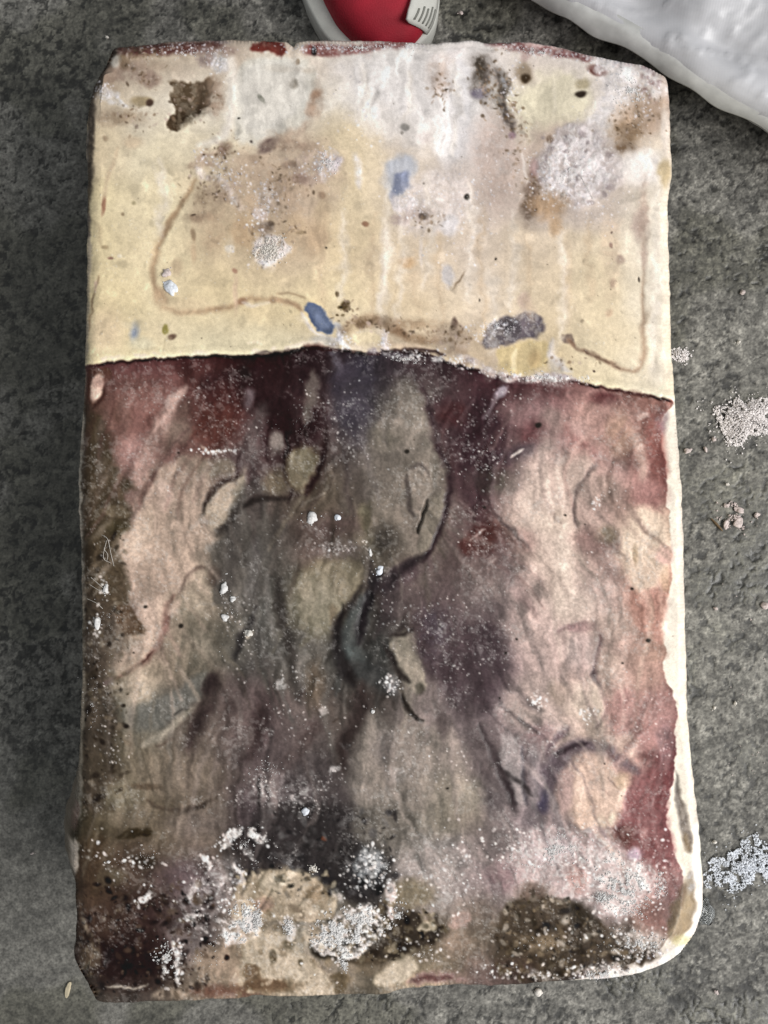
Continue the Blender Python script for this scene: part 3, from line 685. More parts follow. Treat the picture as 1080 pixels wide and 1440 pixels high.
S([(940,170),(920,240),(900,310)], 26, (56,52,52), 16, .6); B(970,185,22,24,(190,178,156),.35,.85,h=.8); S([(1000,60),(985,140)], 12, (50,46,46), 8, .6)
# ---- flesh, centre
T(360, 840)
B(330,70,110,90,(140,129,100),.6,.8); S([(385,40),(400,140)], 30, (90,68,60), 18, .6)
S([(570,0),(530,120),(480,240),(470,320),(560,380),(650,430),(680,480)], (80,110), (66,66,66), 40, .8)
S([(440,40),(412,180),(435,310),(500,430)], (36,30), (50,44,42), 20, .8, h=-1.0); S([(590,-30),(552,80),(535,210)], 26, (46,40,42), 14, .8, h=-.9); S([(520,40),(490,140),(470,220)], 24, (92,90,86), 14, .7, h=.6); B(460,290,50,34,(84,92,92),.6,.6)
P([(665,225),(800,135),(835,300),(875,430),(820,490),(750,440),(700,330)], (154,144,129), 22, .85, h=.9); S([(640,230),(690,300),(730,400),(770,420)], 16, (54,48,46), 10, .7, h=-.7)
S([(680,190),(740,190),(795,155)], 16, (58,50,48), 9, .85, h=-.7); B(690,440,46,46,(122,118,120),.4,.8,mottle=.4,frost=.7); B(830,460,24,30,(66,60,52),.5,.7)
P([(800,0),(1080,60),(1080,480),(940,480),(860,380),(830,200)], (86,70,74), 50, .75, mottle=.2); B(900,160,60,90,(64,54,58),.6,.7,mottle=.4); B(1000,480,80,40,(110,94,98),.6,.5,mottle=.3)
S([(725,400),(750,520),(790,585),(835,628)], (12,14), (60,52,46), 8, .9, h=-.9); S([(690,530),(700,570)], 8, (70,64,60), 6, .7)
B(300,440,46,120,(114,96,80),.6,.7); S([(210,300),(215,480)], 40, (120,112,108), 24, .6); S([(100,20),(150,180),(190,280)], 40, (74,68,64), 26, .5); S([(240,470),(210,530)], 20, (58,46,44), 12, .6)
S([(530,470),(510,600),(445,720),(430,860)], (56,40), (70,58,56), 28, .8, h=-.7); B(455,750,22,18,(48,42,42),.5,.8); S([(385,640),(415,615)], 8, (74,62,56), 5, .8); S([(590,600),(570,760),(540,900)], 40, (128,118,110), 30, .6)
P([(560,620),(760,650),(1000,640),(1080,800),(1080,1085),(460,1085),(520,900)], (136,126,117), 60, .6, h=.7); B(960,980,160,90,(150,140,124),.7,.5); B(640,760,60,100,(110,100,102),.6,.5,mottle=.3)
B(330,1010,140,110,(74,66,66),.6,.7,mottle=.3); B(60,930,60,100,(112,98,96),.6,.5); S([(20,560),(0,720)], 40, (60,48,46), 24, .6); B(200,640,120,140,(112,98,96),.6,.5); S([(300,640),(230,760)], 50, (76,60,58), 30, .6)
S([(930,600),(960,700)], 40, (92,78,78), 30, .6)
# ---- flesh, middle right
T(660, 840)
P([(-20,130),(180,150),(190,300),(140,420),(130,560),(60,620),(-20,560)], (78,64,68), 44, .8, mottle=.25); B(80,300,50,40,(134,120,124),.5,.6,mottle=.5)
S([(440,170),(520,138),(605,128),(660,200),(640,320),(630,390),(660,450),(692,520),(692,580),(640,650)], (22,16), (126,100,100), 11, .85, h=-.9); B(560,150,80,24,(150,118,118),.5,.7)
S([(655,190),(662,240)], 10, (96,62,62), 6, .7); S([(628,350),(632,410),(670,460)], 12, (84,68,70), 8, .7)
B(560,270,80,90,(184,168,164),.6,.75,h=.7); B(600,520,96,90,(194,180,164),.6,.8,h=.8); B(710,340,60,80,(184,164,150),.6,.6); B(300,520,120,120,(172,156,148),.6,.5); B(450,480,50,60,(150,132,118),.6,.6)
P([(700,470),(900,450),(1030,540),(1040,700),(960,800),(760,700),(690,620)], (172,122,116), 44, .7); B(780,530,20,50,(146,98,96),.6,.6); P([(690,700),(840,690),(880,760),(820,830),(720,760)], (196,172,158), 30, .8)
S([(360,1080),(385,950),(450,830),(530,762),(620,748),(700,775),(780,840),(850,890)], (100,36), (98,84,92), 26, .85, h=-1.0)
S([(440,800),(520,760),(605,738)], 22, (66,52,56), 10, .85, h=-.6); S([(690,770),(730,810)], 14, (110,74,72), 9, .6); S([(380,1070),(390,980)], 40, (82,76,100), 24, .7)
P([(540,855),(640,815),(770,900),(800,1000),(760,1180),(640,1150),(540,1180),(530,940)], (200,171,152), 18, .95, h=1.0); S([(700,910),(740,960)], 5, (140,108,98), 4, .7); S([(660,960),(710,1000)], 5, (150,116,106), 4, .6); B(770,930,40,40,(196,160,120),.5,.5)
S([(500,880),(480,980),(490,1080)], 50, (168,140,136), 26, .7)
P([(850,880),(1000,870),(1020,940),(990,1085),(780,1085),(800,980)], (144,72,72), 30, .9); B(890,760,60,40,(176,120,114),.6,.6); B(990,740,46,110,(142,108,110),.5,.7,mottle=.4)
S([(495,660),(435,720),(395,800)], (30,22), (100,80,86), 14, .85, h=-.7); B(360,690,60,50,(142,112,114),.6,.6)
P([(150,700),(260,720),(280,900),(290,1080),(220,1020),(150,860)], (158,150,150), 30, .7, h=.5); S([(55,640),(100,760),(155,870),(235,1050)], (20,26), (82,70,74), 12, .85, h=-.9)
S([(268,760),(278,900),(292,1050)], 16, (88,80,86), 10, .8, h=-.6); S([(330,760),(340,900),(330,1060)], 40, (140,132,134), 20, .6)
P([(820,-20),(1010,-20),(985,160),(970,240),(900,190),(815,130)], (186,122,102), 22, .9); B(950,290,50,26,(188,146,126),.5,.8); B(880,400,90,80,(176,136,122),.6,.6); B(720,140,100,80,(160,142,130),.6,.6)
S([(240,-10),(310,50),(345,110)], 22, (134,112,108), 14, .7); B(520,40,120,70,(196,182,170),.6,.6); B(120,1000,70,90,(84,76,78),.6,.6); B(20,1010,60,100,(150,142,126),.6,.5)
# ---- flesh, lower left
T(80, 1130)
P([(295,155),(375,122),(470,118),(484,150),(405,186),(312,184)], (60,48,31), 12, .95, mottle=.15)
B(280,380,70,44,(110,96,76),.6,.7); B(250,600,170,120,(76,55,46),.6,.6,mottle=.2); B(330,810,240,120,(42,28,27),.55,.85); B(420,680,120,60,(54,38,34),.6,.6); B(450,300,60,40,(60,50,40),.6,.7)
B(400,60,140,60,(132,116,98),.6,.5); P([(820,180),(900,120),(1100,110),(1120,330),(980,380),(900,430),(840,300)], (54,49,49), 40, .8, mottle=.25)
B(600,380,110,90,(104,86,90),.6,.6,mottle=.3); B(600,600,80,70,(82,64,60),.6,.6,mottle=.3); B(700,100,160,70,(108,96,92),.6,.5)
S([(620,50),(700,20),(770,-10)], 12, (70,60,54), 8, .8, h=-.5); B(190,310,60,160,(82,64,48),.6,.5)
P([(680,760),(820,700),(1080,640),(1080,940),(940,950),(700,920)], (148,126,104), 44, .8, mottle=.1); S([(690,955),(860,950),(960,955),(1090,965)], 54, (112,70,54), 24, .85, mottle=.2); B(860,780,14,16,(70,40,32),.4)
S([(180,900),(300,940),(430,930),(520,900)], 60, (72,58,52), 30, .6, mottle=.5); S([(240,925),(330,935),(390,945),(450,915)], 9, (170,160,146), 6, .8, mottle=.5)
S([(120,560),(140,640),(175,680)], 16, (140,124,104), 8, .8, mottle=.3); B(160,800,50,110,(96,80,62),.5,.8,mottle=.6); S([(150,860),(170,800),(190,740)], 12, (164,148,124), 7, .7, mottle=.6); S([(480,980),(560,960),(640,965)], 40, (160,140,120), 16, .8, mottle=.3)
# ---- flesh, lower middle
T(360, 1130)
P([(-20,-20),(430,-20),(520,200),(645,330),(620,470),(480,530),(385,420),(300,340),(150,310),(-20,300)], (55,50,50), 40, .85, mottle=.15); B(345,180,14,12,(120,62,40),.5,.8); B(560,330,80,110,(62,64,68),.6,.7,mottle=.4)
B(680,120,170,120,(112,104,96),.6,.7,mottle=.2); B(910,330,170,200,(154,146,143),.6,.8,mottle=.3,frost=.5); B(980,80,140,80,(136,126,108),.7,.5)
P([(-140,470),(-60,380),(0,345),(110,322),(230,335),(325,385),(395,455),(410,560),(300,610),(150,580),(0,600),(-120,600)], (168,150,121), 18, .92, mottle=.08, h=1.2)
B(300,450,60,50,(150,118,80),.6,.6); B(100,400,90,40,(164,148,108),.6,.5); B(30,510,50,40,(150,118,104),.5,.6); S([(170,520),(215,545),(240,580)], 24, (110,94,80), 12, .7)
P([(-60,640),(140,650),(200,720),(300,810),(370,900),(420,960),(300,990),(0,990),(-80,900)], (180,161,126), 26, .9, h=.6); B(60,930,160,36,(118,86,60),.55,.85); P([(-80,820),(0,830),(40,930),(-40,960)], (110,82,58), 16, .8); B(200,880,50,40,(196,178,140),.6,.6)
P([(640,470),(700,560),(820,540),(865,640),(955,608),(975,640),(880,735),(740,775),(620,835),(480,805),(300,795),(275,700),(400,700),(560,600)], (66,56,47), 20, .92, mottle=.12, h=-.6)
B(790,460,110,70,(128,112,86),.5,.85); P([(805,640),(860,600),(930,600),(910,650),(850,665)], (162,146,116), 14, .9); P([(560,930),(640,850),(760,770),(830,800),(800,880),(700,930)], (184,166,130), 20, .9, h=.6); B(1020,690,70,90,(154,130,112),.6,.7,mottle=.2)
B(85,780,20,36,(94,76,54),.45,.9); B(225,805,12,20,(110,92,66),.5,.8); P([(355,880),(430,850),(480,880),(460,950),(410,960)], (112,92,66), 14, .9); B(220,690,60,60,(150,140,118),.6,.5); B(170,690,40,70,(90,76,58),.5,.6,mottle=.3)
B(570,820,90,50,(120,100,76),.6,.6,mottle=.3); S([(780,900),(900,875),(1050,890)], 54, (140,108,104), 20, .85, mottle=.5); S([(790,895),(880,880),(1000,890)], 20, (92,54,50), 10, .7, mottle=.6)
P([(1000,560),(1080,540),(1090,620),(980,640)], (170,142,132), 20, .7)
# ---- flesh, lower right
T(700, 1130)
B(490,30,110,70,(192,164,144),.5,.8); B(590,78,28,36,(206,194,170),.3,.8,h=.6); B(525,90,26,40,(196,178,156),.35,.6)
P([(620,0),(840,-20),(870,150),(900,300),(800,320),(640,200),(590,140)], (144,76,76), 34, .9); B(640,160,60,50,(104,62,54),.6,.7); B(740,150,20,28,(180,124,120),.4,.7)
P([(30,240),(200,100),(400,120),(560,150),(650,220),(805,300),(825,440),(710,490),(690,590),(540,590),(450,510),(350,490),(200,400),(40,360)], (170,154,154), 44, .85, mottle=.3, frost=.8, h=.4)
P([(420,240),(560,220),(780,320),(800,430),(680,480),(660,570),(560,560),(480,460)], (205,197,197), 40, .85, mottle=.6, frost=1, h=.8)
P([(60,230),(260,140),(420,180),(360,300),(200,330)], (176,168,172), 40, .7, mottle=.6, frost=.8); B(410,380,50,70,(178,128,118),.6,.6); B(700,250,40,30,(170,156,176),.5,.7)
B(20,380,80,80,(124,96,100),.6,.6,mottle=.4)
P([(-20,560),(150,430),(350,490),(450,525),(560,620),(620,700),(840,760),(760,810),(420,800),(380,880),(-20,910)], (76,63,50), 30, .9, mottle=.12, h=-.4); B(220,700,110,46,(130,108,82),.6,.8); B(180,440,80,40,(104,82,70),.6,.7); B(430,560,60,60,(52,44,34),.6,.6)
B(720,690,150,80,(172,164,158),.55,.8,mottle=.75,frost=.9); B(730,740,90,40,(80,66,58),.6,.6,mottle=.6); B(800,570,110,80,(136,88,80),.6,.8,mottle=.15); B(860,430,70,80,(142,92,88),.6,.7)
S([(380,860),(500,880),(620,860),(720,840)], 70, (196,190,186), 24, .8, mottle=.75, frost=.9); S([(160,850),(220,880),(300,880)], 40, (170,164,156), 16, .7, mottle=.8, frost=.8)
B(80,840,110,50,(84,66,60),.6,.7,mottle=.3)
# ---- fat rim on the right
S([(905,-140),(915,0),(940,110),(968,240)], (22,54), (112,100,88), 12, .9, mottle=.25, h=-1.2, zone='r'); S([(940,150),(962,240)], 26, (140,120,88), 12, .8)
P([(940,370),(985,330),(1010,440),(1000,580),(930,670),(860,690),(850,600),(900,500)], (140,118,84), 20, .85, mottle=.2); B(930,570,56,90,(172,150,110),.5,.8,rot=15); S([(940,420),(900,520),(862,620)], 44, (106,80,58), 16, .85, mottle=.2); B(975,400,26,60,(176,172,164),.4,.8,mottle=.6,frost=.8)
S([(990,300),(1020,440),(1020,580),(955,690),(850,790),(720,846),(620,880)], (36,62), (236,232,219), 14, .95, h=.5, taper=False); B(930,690,50,30,(214,206,140),.5,.6)
S([(960,-180),(985,0),(1010,200),(1020,330)], 30, (233,228,208), 12, .9, taper=False)
T(660, 840)
S([(1010,0),(985,180),(1000,260)], 30, (236,228,205), 14, .6); S([(1050,880),(1055,1080)], 14, (116,108,98), 8, .6, mottle=.3)
T(660, 560)
S([(1040,100),(1062,300),(1075,700),(1075,1080)], 22, (206,198,180), 10, .5, mottle=.4, taper=False)

# ---- left flank: its shade painted in as dark strips, with pale edge lines
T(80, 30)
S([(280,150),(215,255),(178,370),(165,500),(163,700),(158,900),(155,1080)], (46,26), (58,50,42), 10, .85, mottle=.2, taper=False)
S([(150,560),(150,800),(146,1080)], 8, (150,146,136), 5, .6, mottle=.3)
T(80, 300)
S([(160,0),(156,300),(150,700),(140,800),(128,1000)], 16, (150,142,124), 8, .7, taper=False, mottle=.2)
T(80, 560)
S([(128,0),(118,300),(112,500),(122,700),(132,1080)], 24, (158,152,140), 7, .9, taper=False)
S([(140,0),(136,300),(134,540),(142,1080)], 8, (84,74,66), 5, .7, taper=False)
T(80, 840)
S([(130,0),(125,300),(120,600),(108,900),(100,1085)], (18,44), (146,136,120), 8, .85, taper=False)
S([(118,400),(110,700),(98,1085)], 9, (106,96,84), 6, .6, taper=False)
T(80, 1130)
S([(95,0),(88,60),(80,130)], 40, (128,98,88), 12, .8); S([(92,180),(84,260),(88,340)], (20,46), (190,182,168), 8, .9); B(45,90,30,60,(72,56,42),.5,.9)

# ---- crust of rime low on the flesh
T(360, 1130)
P([(270,700),(400,570),(540,510),(640,540),(655,670),(560,770),(440,800),(340,775)], (214,212,210), 22, .9, mottle=.75, frost=1, h=.8)
P([(-30,540),(0,530),(20,600),(10,680),(-60,700),(-130,660)], (222,220,222), 18, .85, mottle=.6, frost=1, h=.6)
T(80, 1130)
for q in ([(830,212),(880,172),(918,140)], [(990,128),(1040,180),(1078,168)], [(735,262),(772,345)], [(910,300),(942,380),(920,424)], [(588,715),(622,800),(606,905)], [(540,785),(528,905)], [(640,560),(700,590),(740,640)], [(420,500),(480,455)], [(960,230),(1000,280)], [(790,420),(850,380)], [(700,430),(640,480)]):
    S(q, (34,22), (214,213,212), 8, .95, mottle=.7, frost=1, h=.5, ws=6)
P([(770,610),(900,555),(1000,515),(1025,620),(970,700),(850,715)], (212,209,208), 20, .9, mottle=.75, frost=1, h=.6, ws=7)
P([(700,330),(900,250),(960,380),(900,560),(700,620),(560,700),(600,500)], (150,142,142), 60, .55, mottle=.85, frost=.6)
T(360, 840)
for q in ([(20,930),(40,980)], [(360,890),(420,870)], [(200,1010),(230,1050)], [(470,760),(450,740)], [(120,400),(140,460)], [(340,560),(350,590)]):
    S(q, 26, (190,188,188), 10, .7, mottle=.75, frost=.8, ws=6)
B(140,950,170,90,(136,126,126),.6,.45,mottle=.85,frost=.5); B(720,900,60,40,(176,170,168),.5,.6,mottle=.85,frost=.5); B(900,200,90,140,(108,94,104),.6,.5,mottle=.8,frost=.4)
T(360, 1130)
P([(490,240),(600,230),(660,300),(620,400),(560,420),(500,330)], (164,168,172), 30, .75, mottle=.85, frost=.8)
P([(360,430),(420,450),(440,520),(390,500)], (190,186,182), 14, .7, mottle=.7, frost=.8); S([(680,400),(690,480),(690,580)], (40,26), (206,196,196), 10, .85, mottle=.5, frost=.9, ws=6); S([(150,600),(190,650),(170,690)], 40, (206,206,204), 10, .85, mottle=.6, frost=.9)
# ---- wisps of tissue along the grain of the flesh
T(0, 0); SC = 1.0
wr_ = random.Random(5)
flow = (fbm(PX, PY, 150, 150, 501, 2) - .5) * 2.6
for _i in range(1000):
    x = wr_.uniform(130, 945); y = wr_.uniform(540, 1190)
    if MEAT[int(y) - Y0, int(x) - X0] < .5: continue
    ln = wr_.uniform(16, 70) if wr_.random() < .75 else wr_.uniform(70, 150); pts = [(x, y)]
    cxx, cyy = x, y
    for _k in range(4):
        a = flow[min(max(int(cyy) - Y0, 0), H - 1), min(max(int(cxx) - X0, 0), W - 1)] + .1
        cxx += math.sin(a) * ln / 4; cyy += math.cos(a) * ln / 4
        pts.append((cxx, cyy))
    lc = C[int(y) - Y0, int(x) - X0]
    if wr_.random() < .55: col = lc * wr_.uniform(.68, .88)
    else: col = lc * .82 + np.array((200, 190, 182)) * .22
    w_ = wr_.uniform(1.2, 6)
    S(pts, w_, col, wr_.uniform(1.5, 4.5), wr_.uniform(.15, .5), h=wr_.uniform(-.06, .03), zone='m', wl=1, ws=2.5)
SC = 3.6
# ---- the long folds that run down through the flesh
SC = 1080 / 440.0
T(280, 480)
P([(620,230),(690,110),(750,140),(800,250),(830,400),(860,470),(850,560),(810,700),(740,760),(640,700),(600,560),(560,420)], (128,118,108), 36, .55)
P([(450,60),(620,60),(600,230),(540,330),(470,300)], (72,66,78), 36, .6, mottle=.2)
P([(110,90),(340,80),(350,280),(300,340),(240,320),(180,230),(130,200)], (46,29,31), 40, .55)
S([(770,150),(802,250),(832,380),(867,470),(860,560),(812,690),(770,760)], (12,16), (60,44,48), 10, .85, h=-1)
S([(440,300),(430,390),(400,480),(370,525)], (14,22), (48,33,33), 10, .9, h=-1); S([(300,360),(305,430),(310,490)], 16, (44,30,30), 12, .7)
S([(395,105),(390,200),(368,275)], (44,12), (116,104,98), 14, .75, ws=4); S([(176,165),(165,225)], 24, (122,106,110), 12, .7); S([(222,225),(192,300),(168,420)], (40,60), (114,102,100), 24, .65, mottle=.3); B(265,350,28,42,(132,120,114),.5,.75)
P([(320,380),(390,368),(412,430),(380,490),(330,520),(300,470)], (126,112,88), 16, .75)
S([(715,465),(720,540),(742,605)], 11, (88,78,74), 8, .85); S([(720,445),(760,430),(790,455)], 10, (92,82,78), 7, .8)
S([(775,738),(700,790),(640,865)], (16,32), (50,42,44), 14, .85); S([(520,400),(508,500),(530,600)], 14, (82,70,68), 12, .6); S([(590,560),(580,660)], 18, (88,80,64), 12, .6)
S([(160,565),(215,545),(310,540)], (18,10), (54,47,44), 10, .8); S([(150,480),(130,560),(95,650)], 24, (56,50,47), 16, .7); S([(640,640),(660,700),(640,740)], 60, (52,46,42), 34, .6, mottle=.2)
S([(270,560),(258,700),(272,880)], 18, (74,68,64), 16, .6); S([(200,690),(182,800),(172,890)], 34, (108,102,100), 20, .6); S([(120,640),(110,760),(90,860)], 50, (74,68,66), 30, .6)
S([(160,440),(110,560),(20,600)], (20,30), (172,158,138), 16, .5)
T(280, 800)
S([(268,40),(280,160),(312,260),(332,400),(346,465)], (34,18), (62,56,53), 14, .75); S([(228,20),(240,150),(266,250),(300,350)], 14, (116,110,106), 10, .6); S([(200,20),(190,200),(230,330)], 26, (84,79,76), 18, .5)
S([(568,55),(520,130),(480,200),(490,320),(532,400)], (12,46), (46,40,40), 16, .85, h=-1); S([(622,10),(590,100),(562,170),(550,255)], (34,18), (43,37,40), 12, .85, h=-1); S([(565,95),(522,180),(510,255),(560,310)], (14,44), (88,92,91), 16, .7)
S([(640,278),(680,340),(722,388)], (12,14), (52,45,43), 8, .85); S([(700,438),(720,490),(768,526)], (18,9), (50,43,40), 7, .9, h=-1); S([(545,425),(575,485)], 14, (44,38,37), 8, .8)
S([(560,395),(572,470),(522,560),(490,630),(496,705)], (46,22), (60,50,48), 18, .75); S([(604,510),(590,640),(555,790)], (40,80), (146,136,128), 36, .55); S([(680,560),(720,680),(760,800)], 80, (138,127,121), 50, .45)
S([(252,550),(230,680),(240,805)], 12, (66,58,58), 10, .7); S([(222,495),(190,580),(158,645)], 44, (64,50,50), 22, .7); S([(172,560),(138,645)], 34, (118,106,102), 18, .6); S([(64,370),(22,480),(-10,570)], (50,40), (56,46,45), 22, .7); S([(380,560),(330,640),(290,690)], 40, (86,72,70), 24, .6)
S([(968,545),(1012,640),(1062,740),(1090,830)], (12,30), (66,56,58), 12, .85, h=-1); S([(850,395),(922,500),(982,620),(1024,790)], 70, (104,92,92), 40, .55); S([(758,170),(772,260),(832,350),(885,430),(925,510)], (60,40), (72,58,62), 30, .65, mottle=.2)
S([(205,715),(210,835)], 9, (48,42,42), 6, .8); S([(130,315),(150,240),(195,130)], (10,18), (50,46,46), 10, .75); S([(640,30),(660,110),(640,200)], 50, (66,56,60), 30, .5)
B(940,300,120,110,(84,69,73),.6,.5,mottle=.2); B(420,130,50,90,(142,130,98),.6,.5)
SC = 1047 / 320.0
T(640, 560)
S([(430,200),(380,420),(400,600),(480,720),(520,850),(570,980)], (170,90), (204,189,176), 70, .5); S([(640,200),(700,300),(860,420)], (40,80), (176,132,126), 40, .45); S([(590,620),(660,720),(740,830)], (90,40), (150,118,112), 40, .5)
S([(0,60),(60,260),(40,480)], (120,80), (60,40,46), 60, .5); S([(200,620),(240,800),(330,960)], (40,30), (120,100,100), 26, .5); P([(20,1050),(200,1040),(220,1150),(180,1330),(60,1440),(-60,1300)], (74,60,64), 50, .5, mottle=.2)
SC = 3.6
# ---- small irregular flecks that break every surface up
T(0, 0); SC = 1.0
fr_ = random.Random(8)
def flecks(n, x0, x1, y0, y1, pal, rmin=1.0, rmax=4.5, a0=.25, a1=.7, test=None, rel=False, elong=1.6, mottle=0):
    for _k in range(n):
        x = fr_.uniform(x0, x1); y = fr_.uniform(y0, y1)
        if test is not None and not test(x, y): continue
        rr = rmin + (rmax - rmin) * fr_.random() ** 2.2
        if rel:
            lc = C[min(int(y) - Y0, H - 1), min(int(x) - X0, W - 1)]
            col = lc * fr_.choice(pal)
        else: col = fr_.choice(pal)
        B(x, y, rr * fr_.uniform(1, elong), rr * fr_.uniform(.6, 1), col, .5, fr_.uniform(a0, a1), rot=fr_.uniform(0, 180), mottle=mottle, wl=1, ws=3)
in_meat = lambda x, y: MEAT[min(int(y) - Y0, H - 1), min(int(x) - X0, W - 1)] > .5
in_fat = lambda x, y: ISFAT[min(int(y) - Y0, H - 1), min(int(x) - X0, W - 1)] > .5
flecks(1500, 110, 950, 500, 1390, (.82, .88, 1.08, 1.13, .92), 2, 9, .15, .4, in_meat, True, 2.2, .4)
flecks(900, 125, 940, 70, 540, (.86, .92, 1.05, 1.07, .95), 2, 10, .2, .6, in_fat, True, 2.2, .4)
# brown, granular stains on the fat
for bx, by_, sx_, sy_, n_ in ((270,140,26,30,60),(205,110,24,14,26),(190,165,40,18,40),(315,215,20,24,40),(300,265,36,24,60),(400,250,34,30,70),(385,320,40,30,60),(690,120,24,40,90),(715,150,12,40,50),
                              (750,270,18,30,50),(880,175,30,24,60),(905,150,20,30,40),(600,310,20,12,24),(520,455,40,10,60),(640,470,26,14,50),(600,470,40,9,40),(730,200,20,60,40),(200,75,50,12,60),(800,510,40,10,20),(620,120,14,24,40),(490,435,10,14,20)):
    for _k in range(n_):
        B(fr_.gauss(bx, sx_ * .55), fr_.gauss(by_, sy_ * .55), fr_.uniform(.8, 3.6), fr_.uniform(.7, 2.4), fr_.choice(((112,92,66),(140,118,90),(160,140,114),(88,72,52),(176,158,140))), .5, fr_.uniform(.25, .7), rot=fr_.uniform(0, 180), zone='f')
# brown and black crumb texture in the dark lower patches
def inpoly(poly):
    p = np.array(poly, float)
    def f(x, y):
        c = False; n = len(p)
        for i in range(n):
            a, b = p[i], p[(i + 1) % n]
            if (a[1] > y) != (b[1] > y) and x < (b[0] - a[0]) * (y - a[1]) / (b[1] - a[1]) + a[0]: c = not c
        return c
    return f
flecks(650, 700, 930, 1250, 1380, ((44,36,28),(60,50,38),(96,80,60),(120,100,76),(84,68,50),(150,138,124)), 1, 6, .35, .8, inpoly([(700,1280),(742,1250),(800,1265),(860,1305),(930,1340),(880,1368),(700,1382)]))
flecks(420, 430, 640, 1255, 1370, ((44,36,28),(58,48,38),(110,94,72),(130,112,86),(150,134,108)), 1, 6, .35, .8, inpoly([(440,1320),(530,1260),(600,1280),(632,1300),(600,1345),(500,1360)]))
flecks(420, 110, 300, 1240, 1400, ((38,27,25),(54,40,34),(84,64,52),(104,86,70),(30,22,22)), 1, 6, .3, .7)
flecks(260, 380, 560, 1140, 1260, ((40,37,38),(50,46,46),(74,70,70),(92,88,88)), 1, 6, .3, .7)
flecks(260, 330, 470, 1225, 1400, ((150,128,98),(184,166,132),(130,108,80),(196,180,150)), 1, 6, .3, .6)
flecks(240, 118, 180, 740, 1150, ((58,48,38),(96,82,64),(120,104,86),(46,38,32)), 1, 5, .3, .7)
# granules of frost, in clusters
def granules(x, y, sx_, sy_, n, rot=0, rmax=2.2, a0=.35, a1=.95, cols=((224,222,220),(236,235,234),(204,202,202),(190,196,200))):
    a = math.radians(rot)
    for _k in range(n):
        u_ = fr_.gauss(0, .5) * sx_; v_ = fr_.gauss(0, .5) * sy_
        rr = .7 + rmax * fr_.random() ** 2.5
        B(x + u_ * math.cos(a) - v_ * math.sin(a), y + u_ * math.sin(a) + v_ * math.cos(a), rr * fr_.uniform(.9, 1.7), rr, fr_.choice(cols), .4, fr_.uniform(a0, a1), rot=fr_.uniform(0, 180), h=.25, frost=.5, wl=.5, ws=1.5)
for q in ((322,1180,26,12,70,-30),(291,1214,16,12,40,0),(335,1238,14,30,50,0),(366,1176,26,10,40,35),(352,1294,20,20,150,0),(335,1300,40,16,120,-25),(274,1291,30,14,60,-20),(247,1341,14,24,60,10),(250,1372,12,16,40,0),(230,1372,7,16,30,0),
          (320,1262,60,26,110,-40),(280,1250,40,30,60,0),(319,868,12,30,60,0),(326,1115,22,16,60,0),(370,1105,24,26,90,0),(420,1125,44,18,90,0),(466,1098,26,22,70,0),(524,1208,26,20,110,20),(540,1235,24,26,90,0),(500,1240,24,30,60,0),
          (490,1310,56,34,420,-18),(520,1290,30,20,160,0),(475,1350,12,24,60,0),(552,1275,8,30,60,8),(404,1302,14,18,60,0),(590,1340,40,26,70,0),(860,1250,60,44,360,30),(885,1230,34,24,160,0),(800,1200,60,34,160,-15),(720,1190,40,30,110,0),
          (640,1230,50,60,200,0),(900,1320,40,20,150,0),(880,1350,60,14,150,-14),(830,1366,36,12,100,0),(760,1372,40,10,70,0),(700,1365,50,14,50,0),(780,1330,60,30,70,0),(930,1250,10,34,60,0),(930,1200,16,40,40,0),
          (147,770,10,22,40,0),(146,828,8,16,40,0),(136,876,10,18,60,0),(140,950,20,40,70,0),(150,1030,26,40,60,0),(165,1065,24,12,50,0),(190,1210,36,12,60,0),(150,1205,40,40,50,0),(200,1265,20,14,30,-40),(270,560,40,20,40,0),
          (300,635,34,5,60,0),(345,600,30,40,70,0),(440,575,24,60,70,0),(490,590,40,50,110,0),(500,640,40,30,60,0),(640,600,60,90,160,0),(690,640,40,50,130,0),(720,660,40,30,60,0),(700,560,30,20,60,0),(480,770,40,16,110,0),(525,790,18,40,80,0),
          (540,850,20,40,70,0),(590,880,40,40,120,0),(550,965,14,14,90,0),(640,850,60,50,90,0),(680,760,40,40,60,0),(400,960,30,30,70,0),(390,1000,30,20,40,0),(450,1010,60,50,100,0),(560,1060,60,40,100,0),(620,1090,60,40,90,0),(756,986,14,10,60,0),(825,1005,14,10,50,0),
          (770,1030,30,30,50,0),(850,700,30,20,40,0),(838,705,10,10,30,0),(900,1000,40,60,60,0),(935,1050,14,40,60,0),(640,950,40,40,90,0),(700,920,40,60,80,0),(830,790,60,90,70,0),(225,740,60,80,30,0),(345,895,12,60,50,0),(330,940,30,20,40,0)):
    crust = q[4] / (q[2] * q[3]) > .19 or q[1] > 1170
    if crust: granules(*q[:4], int(q[4] * .55), q[5], rmax=1.5, a0=.2, a1=.85)
    else: granules(*q[:4], int(q[4] * .4), q[5], rmax=.5, a0=.12, a1=.55)
